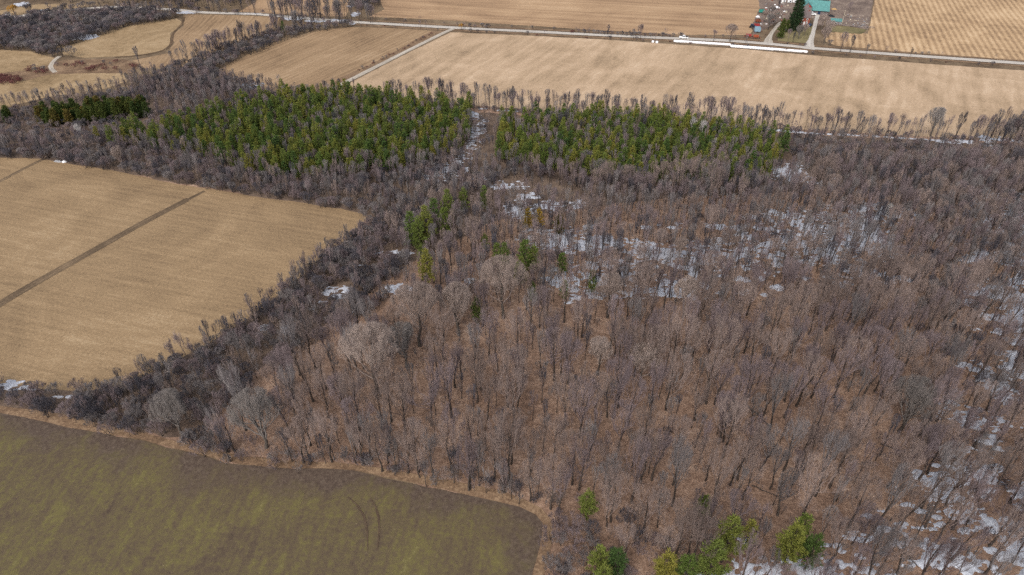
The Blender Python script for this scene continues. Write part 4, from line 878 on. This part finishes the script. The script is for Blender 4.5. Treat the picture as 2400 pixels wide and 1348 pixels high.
ra, rb = np.array(P(1700, 100)[:2]), np.array(P(2150, 134)[:2]); RANG = math.atan2(*(rb - ra)[::-1])
def at(u, v): x, y, _ = P(u, v); return (x, y, 0.0)

# barn: long roof on the right, gabled wing on the left
t = thing("barn", "weathered barn with teal metal roof and red trimmed gable behind the farmhouse", "barn", at(1899, 33), RANG)
part("wall", gable(-6, 10.4, 0, 11, -.2, 2.6, 7.2), M_board, t)
for nm, q in (("roof", ((-6.4, -.5, 2.25), (10.9, -.5, 2.25), (10.9, 5.5, 7.25), (-6.4, 5.5, 7.25))), ("roof", ((10.9, 11.5, 2.25), (-6.4, 11.5, 2.25), (-6.4, 5.5, 7.25), (10.9, 5.5, 7.25)))):
    rf = part(nm, slope(*q), M_teal, t); part("seam", ribs(*q, 17), M_teal, rf)
part("gutter", boxes([(5.7, -.66, 2.12, 10.3, .16, .12)]), M_black, t)
part("ridge_vent", boxes([(6.5, 5.5, 7.32, 7, .5, .22)]), M_black, t)
part("wing_wall", gable(-5.6, -.05, -1.6, 5, -.2, 4.4, 7.0, 'y'), M_board, t)
q = ((-5.95, -2, 4.15), (-2.82, -2, 7.15), (-2.82, 5.2, 7.15), (-5.95, 5.2, 4.15)); part("wing_roof", slope(*q), M_teal, t)
q = ((-2.82, -2, 7.15), (.3, -2, 4.15), (.3, 5.2, 4.15), (-2.82, 5.2, 7.15)); part("wing_roof", slope(*q), M_teal, t)
part("gable_board", ([(-2.0, -1.64, 6.1), (-.15, -1.64, 4.4), (-1.9, -1.64, 4.5), (-2.0, -1.72, 6.1), (-.15, -1.72, 4.4), (-1.9, -1.72, 4.5)], [(3, 5, 4), (0, 1, 2), (0, 3, 4, 1), (1, 4, 5, 2), (2, 5, 3, 0)]), M_redp, t)
part("door", boxes([(-1.4, -1.66, 0, 1.5, .1, 2.4)]), M_redp, t); part("door", boxes([(5, -.06, 0, 1.6, .1, 2.0)]), M_navy, t)
# farmhouse
t = thing("farmhouse", "small red brick farmhouse with white windows beside the dark spruce", "house", at(1884, 59), RANG)
part("wall", gable(-2.8, 2.8, 0, 7, -.2, 4.6, 7.2), M_brick, t)
for q in (((-3.1, -.4, 4.35), (3.1, -.4, 4.35), (3.1, 3.5, 7.25), (-3.1, 3.5, 7.25)), ((3.1, 7.4, 4.35), (-3.1, 7.4, 4.35), (-3.1, 3.5, 7.25), (3.1, 3.5, 7.25))):
    rf = part("roof", slope(*q), M_shingle, t)
part("chimney", boxes([(1.8, 3.9, 6.3, .6, .6, 1.7)]), M_brick, rf)
for x in (-1.6, 1.2):
    for z, h in ((2.9, 1.1), (.9, 1.2)):
        f = part("window", boxes([(x, -.06, z, 1.0, .1, h)]), M_white, t); part("pane", boxes([(x, -.115, z + .25, .6, .03, h - .45)]), M_glass, f)
part("door", boxes([(-.2, -.06, 0, .9, .1, 2.0)]), M_white, t)
part("porch", boxes([(0, -.9, -.1, 5.4, 1.8, .35)]), M_shingle, t)
# sheds
def shed(u, v, w_, d_, hf, hb, mroof, mwall, label, rz=RANG, extra=None):
    t = thing("shed", label, "shed", at(u, v), rz)
    V = [(-w_ / 2, 0, -.1), (w_ / 2, 0, -.1), (w_ / 2, d_, -.1), (-w_ / 2, d_, -.1), (-w_ / 2, 0, hf), (w_ / 2, 0, hf), (w_ / 2, d_, hb), (-w_ / 2, d_, hb)]
    part("wall", (V, [(0, 1, 5, 4), (1, 2, 6, 5), (2, 3, 7, 6), (3, 0, 4, 7), (4, 5, 6, 7)]), mwall, t)
    q = ((-w_ / 2 - .2, -.3, hf - .05), (w_ / 2 + .2, -.3, hf - .05), (w_ / 2 + .2, d_ + .2, hb + .05), (-w_ / 2 - .2, d_ + .2, hb + .05))
    rf = part("roof", slope(*q), mroof, t); part("seam", ribs(*q, max(4, int(w_))), mroof, rf)
    part("door", boxes([(w_ * .2, -.05, 0, 1.0, .08, hf * .8)]), M_board, t); return t
shed(1959, 57, 6.2, 2.6, 1.7, 2.6, M_teal, M_steel, "long low teal roofed shed in the muddy yard right of the barn")
shed(1819, 40, 3.4, 3.0, 2.0, 2.6, M_teal, M_black, "small dark open shed amid the clutter left of the spruce")
# wagons, machines and vehicles
def wheel(parent, x, y, r, w_, name="wheel"):
    a = np.arange(12) * math.pi / 6; V = []
    for s in (-1, 1): V += [(x + r * math.cos(q), y + s * w_ / 2, r + r * math.sin(q)) for q in a]
    F = [tuple(range(12))[::1], tuple(range(23, 11, -1))] + [(i, i + 12, (i + 1) % 12 + 12, (i + 1) % 12) for i in range(12)]
    o = part(name, (V, F), M_tyre, parent)
    part("rim", boxes([(x, y + math.copysign(w_ / 2 + .01, y), r * .6, r * .8, .04, r * .8)]), M_steel, o); return o
def prism(profile, y0, y1):
    n = len(profile); V = [(x, y0, z) for x, z in profile] + [(x, y1, z) for x, z in profile]
    return V, [tuple(range(n)), tuple(range(2 * n - 1, n - 1, -1))] + [(i + n, (i + 1) % n + n, (i + 1) % n, i) for i in range(n)]
def vehicle(name, u, v, rz, mat, label, cat, pick=True):
    t = thing(name, label, cat, (*P(u, v)[:2], .14), rz)
    if pick: low = [(-2.6, .45), (2.5, .45), (2.6, .95), (1.1, 1.12), (-.75, 1.12), (-2.6, 1.12)]; cab = [(-.75, 1.12), (1.25, 1.12), (.65, 1.82), (-.65, 1.82)]
    else: low = [(-2.2, .4), (2.2, .4), (2.25, .85), (1.0, 1.0), (-1.8, 1.0), (-2.2, .9)]; cab = [(-1.9, 1.0), (1.1, 1.0), (.4, 1.55), (-1.2, 1.55)]
    part("body", prism(low, -.95, .95), mat, t); part("cab", prism(cab, -.82, .82), mat, t)
    ws = [(x * .86 + .02, z - .05 if z > 1.3 else z + .08) for x, z in cab]
    for s in (-1, 1): part("window", prism(ws, s * .83 - .012, s * .83 + .012), M_glass, t)
    a, b = cab[1], cab[2]; part("windscreen", slope((a[0] - .03, -.72, a[1] + .08), (a[0] - .03, .72, a[1] + .08), (b[0] + .05, .66, b[1] - .05), (b[0] + .05, -.66, b[1] - .05), .05), M_glass, t)
    if pick: part("bed", boxes([(-1.7, 0, 1.125, 1.6, 1.6, .03)]), M_black, t)
    for x in (-1.6, 1.6):
        for y in (-.86, .86): wheel(t, x, y, .36, .26)
    for y in (-.65, .65): part("headlight", boxes([(2.53 if pick else 2.2, y, .68, .12, .3, .18)]), M_glass, t)
    return t
vehicle("pickup_truck", 1602, 91, RANG + math.pi, M_white, "white pickup truck parked on the far gravel road", "pickup")
vehicle("parked_car", 1897, 62, RANG + 1.2, M_navy, "dark blue car parked beside the red brick house", "car", False)
vehicle("pickup_truck", 1902, 36, RANG, M_white, "white truck standing in front of the barn's teal roof", "truck")
def wagon(u, v, rz, mat, label, L=3.6, Wd=2.0, h=1.2, hood=None):
    t = thing("farm_wagon", label, "wagon", at(u, v), rz)
    V, F = boxes([(0, 0, .75, L, Wd, .1), (0, -Wd / 2 + .05, .85, L, .1, h), (0, Wd / 2 - .05, .85, L, .1, h), (-L / 2 + .05, 0, .85, .1, Wd - .2, h), (L / 2 - .05, 0, .85, .1, Wd - .2, h)])
    part("box", (V, F), mat, t)
    if hood: part("cover", prism([(-L / 2, .85 + h), (L / 2, .85 + h), (L / 2 - .3, 1.25 + h), (-L / 2 + .3, 1.25 + h)], -Wd / 2, Wd / 2), hood, t)
    part("drawbar", boxes([(L / 2 + .7, 0, .55, 1.4, .12, .12)]), M_rust, t)
    for x in (-L * .32, L * .32):
        for y in (-Wd / 2 + .1, Wd / 2 - .1): wheel(t, x, y, .38, .22)
    return t
wagon(1785, 31, RANG, M_green, "bright green wagon at the back of the machinery yard")
wagon(1773, 63, RANG, M_redm, "red wagon behind the blue grey box trailer", 3.2, 2.0, .8)
wagon(1774, 76, RANG + .1, M_bluegrey, "blue grey box trailer near the road in the machinery yard", 3.4, 2.2, 1.9, M_bluegrey)
wagon(1808, 52, RANG + 1.1, M_rust, "rusty red wagon under the grey bare trees", 4.2, 1.9, .7)
wagon(1776, 53, RANG + .4, M_rust, "rusty brown wagon between the white heap and the red wagon", 2.8, 1.8, 1.0)
def tractor(u, v, rz, mat, label, s=1.0):
    t = thing("tractor", label, "tractor", at(u, v), rz); t.scale = (s, s, s)
    part("hood", prism([(-.2, .8), (1.8, .8), (1.8, 1.35), (-.2, 1.5)], -.38, .38), mat, t)
    c = part("cab", prism([(-1.3, .9), (-.2, .9), (-.35, 2.4), (-1.25, 2.4)], -.65, .65), M_glass, t); part("roof", boxes([(-.8, 0, 2.41, 1.25, 1.5, .12)]), mat, c)
    for y in (-.85, .85): wheel(t, -1.0, y, .75, .4); wheel(t, 1.4, y * .8, .45, .25)
    part("exhaust", boxes([(.9, .25, 1.42, .09, .09, .9)]), M_black, t); return t
tractor(1763, 66, RANG + .9, M_navy, "dark blue tractor left of the blue grey box trailer")
def seeder(u, v, mat, label):
    t = thing("seed_drill", label, "farm machine", at(u, v), RANG)
    part("hopper", prism([(-1.2, 1.0), (1.2, 1.0), (1.6, 1.9), (-1.6, 1.9)], -.7, .7), mat, t)
    part("frame", boxes([(0, 0, .6, 5.4, .16, .16), (0, -.9, .6, 5.4, .14, .14), (0, .8, .6, 4.6, .14, .14)]), M_rust, t)
    for x in (-2.3, -1.5, 1.5, 2.3): part("disc", boxes([(x, -.95, .05, .1, .5, .55)]), M_steel, t)
    for x in (-1.9, 1.9): wheel(t, x, .3, .5, .3)
    return t
seeder(1754, 88, M_redm, "crimson seed drill parked along the road, left of two"); seeder(1771, 90, M_orange, "orange red seed drill parked along the road, right of two")
def heap(name, u, v, sx, sy, h, mat, label, cat, n=9):
    V = [(0, 0, h)]; F = []
    for k, (fr, fh) in enumerate(((.35, .85), (.7, .5), (1.0, -.05))):
        for i in range(n):
            a = i * 2 * math.pi / n; rr = fr * rng.uniform(.8, 1.15); V.append((sx * rr * math.cos(a), sy * rr * math.sin(a), h * fh * (rng.uniform(.75, 1.2) if fh > 0 else 1)))
    for i in range(n): F.append((0, 1 + i, 1 + (i + 1) % n))
    for k in range(2):
        for i in range(n): a = 1 + k * n + i; b = 1 + k * n + (i + 1) % n; F.append((a, a + n, b + n, b))
    return link(name, mesh_from(name, V, F, mat), loc=at(u, v), rot=(0, 0, RANG), label=label, category=cat)
heap("tarp_heap", 1776, 40, 1.5, 1.3, .9, M_wrap, "crumpled white tarp heap below the bright green wagon", "tarp")
heap("tarp_heap", 1821, 18, 1.8, 1.5, 1.0, M_wrap, "pale tarp heap left of the spruce tops", "tarp")
heap("straw_pile", 1955, 22, 2.2, 1.5, .8, M_straw, "yellow straw pile in the muddy yard right of the barn", "straw pile")
heap("feed_pile", 1948, 39, 2.6, 1.4, 1.2, M_black, "black plastic covered pile in the yard above the long shed", "pile")
heap("stone_pile", 137, 379, 2.2, 1.0, .7, M_stone, "grey stone pile at the corner of the left tan field", "stone pile", 12)
heap("sheet_heap", 151, 380, 1.1, .95, .9, M_wrap, "crumpled white plastic next to the grey stone pile", "tarp")
for u, v, lab in ((1836, 6, "white appliance left of three by the far barnyard"), (1850, 7, "white trailer box in the middle by the far barnyard"), (1862, 7, "white trailer box nearest the spruce tops")):
    t = thing("trailer", lab, "trailer", at(u, v), RANG); part("box", boxes([(0, 0, .5, 2.6, 1.7, 1.4)]), M_white, t); part("hatch", boxes([(.3, -.88, .8, 1.0, .05, .8)]), M_glass, t)
    for y in (-.75, .75): wheel(t, 0, y, .3, .2)
def pole(u, v, h, r, mat, label, lean=0.0):
    V, F = tube([(0, 0, -.3), (lean * .5, 0, h * .5), (lean, 0, h)], [r, r * .85, r * .7], 8)
    t = thing("yard_pole", label, "pole", at(u, v)); link("post", tri_mesh("post", V, F, mat), t); part("cap", boxes([(lean, 0, h, r * 2.2, r * 2.2, .12)]), mat, t)
pole(1972, 59, 8.5, .16, M_cream, "tall cream pole at the right end of the long teal shed"); pole(1941, 24, 5.2, .16, M_cream, "pale leaning post beside the barn's right wall", -.5)
t = thing("yard_fence", "low dark board fence along the lawn edge of the muddy yard", "fence", at(1972, 61), RANG - .05)
for k in range(9): part("fence_post", boxes([(k * 2.3, 0, -.1, .14, .14, 1.3)]), M_board, t)
for z in (.35, .75, 1.05): part("rail", boxes([(9.2, -.1, z, 18.6, .05, .13)]), M_board, t)
# white wrapped bales
def bale_tube(a, b, r, label):
    A, B = np.array(P(*a)), np.array(P(*b)); L = np.linalg.norm(B - A); n = int(L / .45); s = np.linspace(0, 1, n)
    pts = A + (B - A) * s[:, None]; wob = np.cumsum(rng.normal(0, .02, n)); d = (B - A) / L
    pts = pts + np.outer(wob, (-d[1], d[0], 0)); pts[:, 2] = r * .9
    rr = r * (1 - .07 * np.abs(np.sin(s * L * math.pi / 1.25)) ** 6 + rng.normal(0, .008, n)); rr[0] *= .35; rr[-1] *= .35
    V, F = tube(pts, rr, 14); c = len(V); V = np.concatenate([V, pts[:1], pts[-1:]])
    F = np.concatenate([F, [(c, (k + 1) % 14, k) for k in range(14)], [(c + 1, c - 14 + k, c - 14 + (k + 1) % 14) for k in range(14)]])
    link("bale_tube", tri_mesh("bale_tube", V, F, M_wrap), label=label, category="wrapped bales")
bale_tube((1578, 99), (1713, 108), .72, "white wrapped bale tube along the road, longest and farthest from the drive")
bale_tube((1711, 111), (1816, 119), .8, "white wrapped bale tube in the middle of the line by the road")
bale_tube((1811, 118), (1893, 125), .72, "white wrapped bale tube ending near the gravel drive")
for u, v, lab in ((1530, 101, "round white bale left of two beside the road"), (1539, 102, "round white bale right of two beside the road")):
    a = np.arange(16) * math.pi / 8; prof = [(.72 * math.cos(q), .72 + .72 * math.sin(q)) for q in a]
    V, F = prism(prof, -.62, .62); link("wrapped_bale", mesh_from("wrapped_bale", V, F, M_wrap), loc=at(u, v), rot=(0, 0, RANG + math.pi / 2 + rng.uniform(-.3, .3)), label=lab, category="bale")
# fallen trunks on the floor of the wood
def log(a, b, r, label, n=4, snowy=False):
    A, B = np.array(P(*a)), np.array(P(*b)); L = np.linalg.norm(B - A); s = np.linspace(0, 1, 7)[:, None]
    p = A + (B - A) * s + rng.normal(0, .06, (7, 3)) * L / 5; p[:, 2] = r * .8 + np.linspace(0, .04 * L, 7)
    V, F = tube(p, r * np.linspace(1, .35, 7), 7)
    t = thing("fallen_log", label, "log", (0, 0, 0)); link("stem", tri_mesh("stem", V, F, M_bark_d), t)
    i = rng.integers(2, 6, n); bs = p[i]; d = norm((B - A)[None] / L + rng.normal(0, .7, (n, 3))); d[:, 2] = np.abs(d[:, 2]) * .7; be = bs + d * rng.uniform(.15, .4, n)[:, None] * L
    for k in range(n):
        V, F = cones(bs[k:k + 1], be[k:k + 1], r * .45); link("limb", tri_mesh("limb", V, F, M_bark), t)
log((1752, 952), (1806, 1004), .2, "dark fallen tree lying aslant below the centre right of the leafy wood", 7)
log((1745, 1005), (1800, 966), .16, "fallen limb crossing the dark aslant tree in the leafy wood", 5)
log((2062, 1042), (2180, 1078), .18, "long dark log right below the crooked tree's foot")
log((2150, 1060), (2215, 1088), .14, "snow edged log in line with the long dark log")
log((1868, 718), (1908, 734), .16, "short dark log high in the right of the wood")
log((1762, 1138), (1838, 1172), .15, "thin dark log above the twin leaning trunks near the pines", 3)
log((1980, 1216), (2048, 1236), .16, "fallen branch heap beside the small snow patch at the wood's lower right", 8)
log((2165, 958), (2225, 990), .15, "slanting log on the upper right snow strip")
log((2250, 1072), (2330, 1120), .17, "log lying across the right hand snow patch")
log((2090, 1270), (2150, 1330), .17, "log pointing down the snowy slope at the lower right", 7)
log((1880, 1306), (1960, 1300), .14, "thin log on the snow right of the two tone pine")
log((965, 1020), (990, 1048), .14, "short broken trunk near the green field's edge", 5)

# loose clutter of the yard
def scrap(poly, n, name, label, mats, lo=.3, hi=1.3):
    a = np.array(poly); V = []; F = []; M = []
    while len(M) < n * 6:
        u, v = rng.uniform(a[:, 0].min(), a[:, 0].max()), rng.uniform(a[:, 1].min(), a[:, 1].max())
        if not inpoly(np.array([u]), np.array([v]), poly)[0]: continue
        x, y, _ = P(u, v); sx, sy, sz = rng.uniform(lo, hi), rng.uniform(lo, hi), rng.uniform(.15, .6); c, q = math.cos(u), math.sin(u); k = int(rng.integers(len(mats)))
        bv, bf = boxes([(0, 0, -.02, sx, sy, sz)]); o = len(V)
        V += [(x + c * p[0] - q * p[1] + .15 * p[2], y + q * p[0] + c * p[1], p[2]) for p in bv]; F += [tuple(i + o for i in f) for f in bf]; M += [k] * 6
    link(name, mesh_from(name, V, F, mats, M), kind="stuff", label=label)
scrap([(1792, 0), (1848, 0), (1850, 44), (1812, 60), (1780, 62)], 75, "yard_scrap", "scattered planks, sheets and scrap over the machinery yard", [M_board, M_white, M_rust, M_redp, M_steel, M_cream])
scrap([(1976, 34), (2034, 38), (2036, 66), (1980, 60)], 60, "yard_litter", "broken straw and scrap trodden into the muddy yard", [M_cream, M_steel, M_board, M_board], .25, .9)
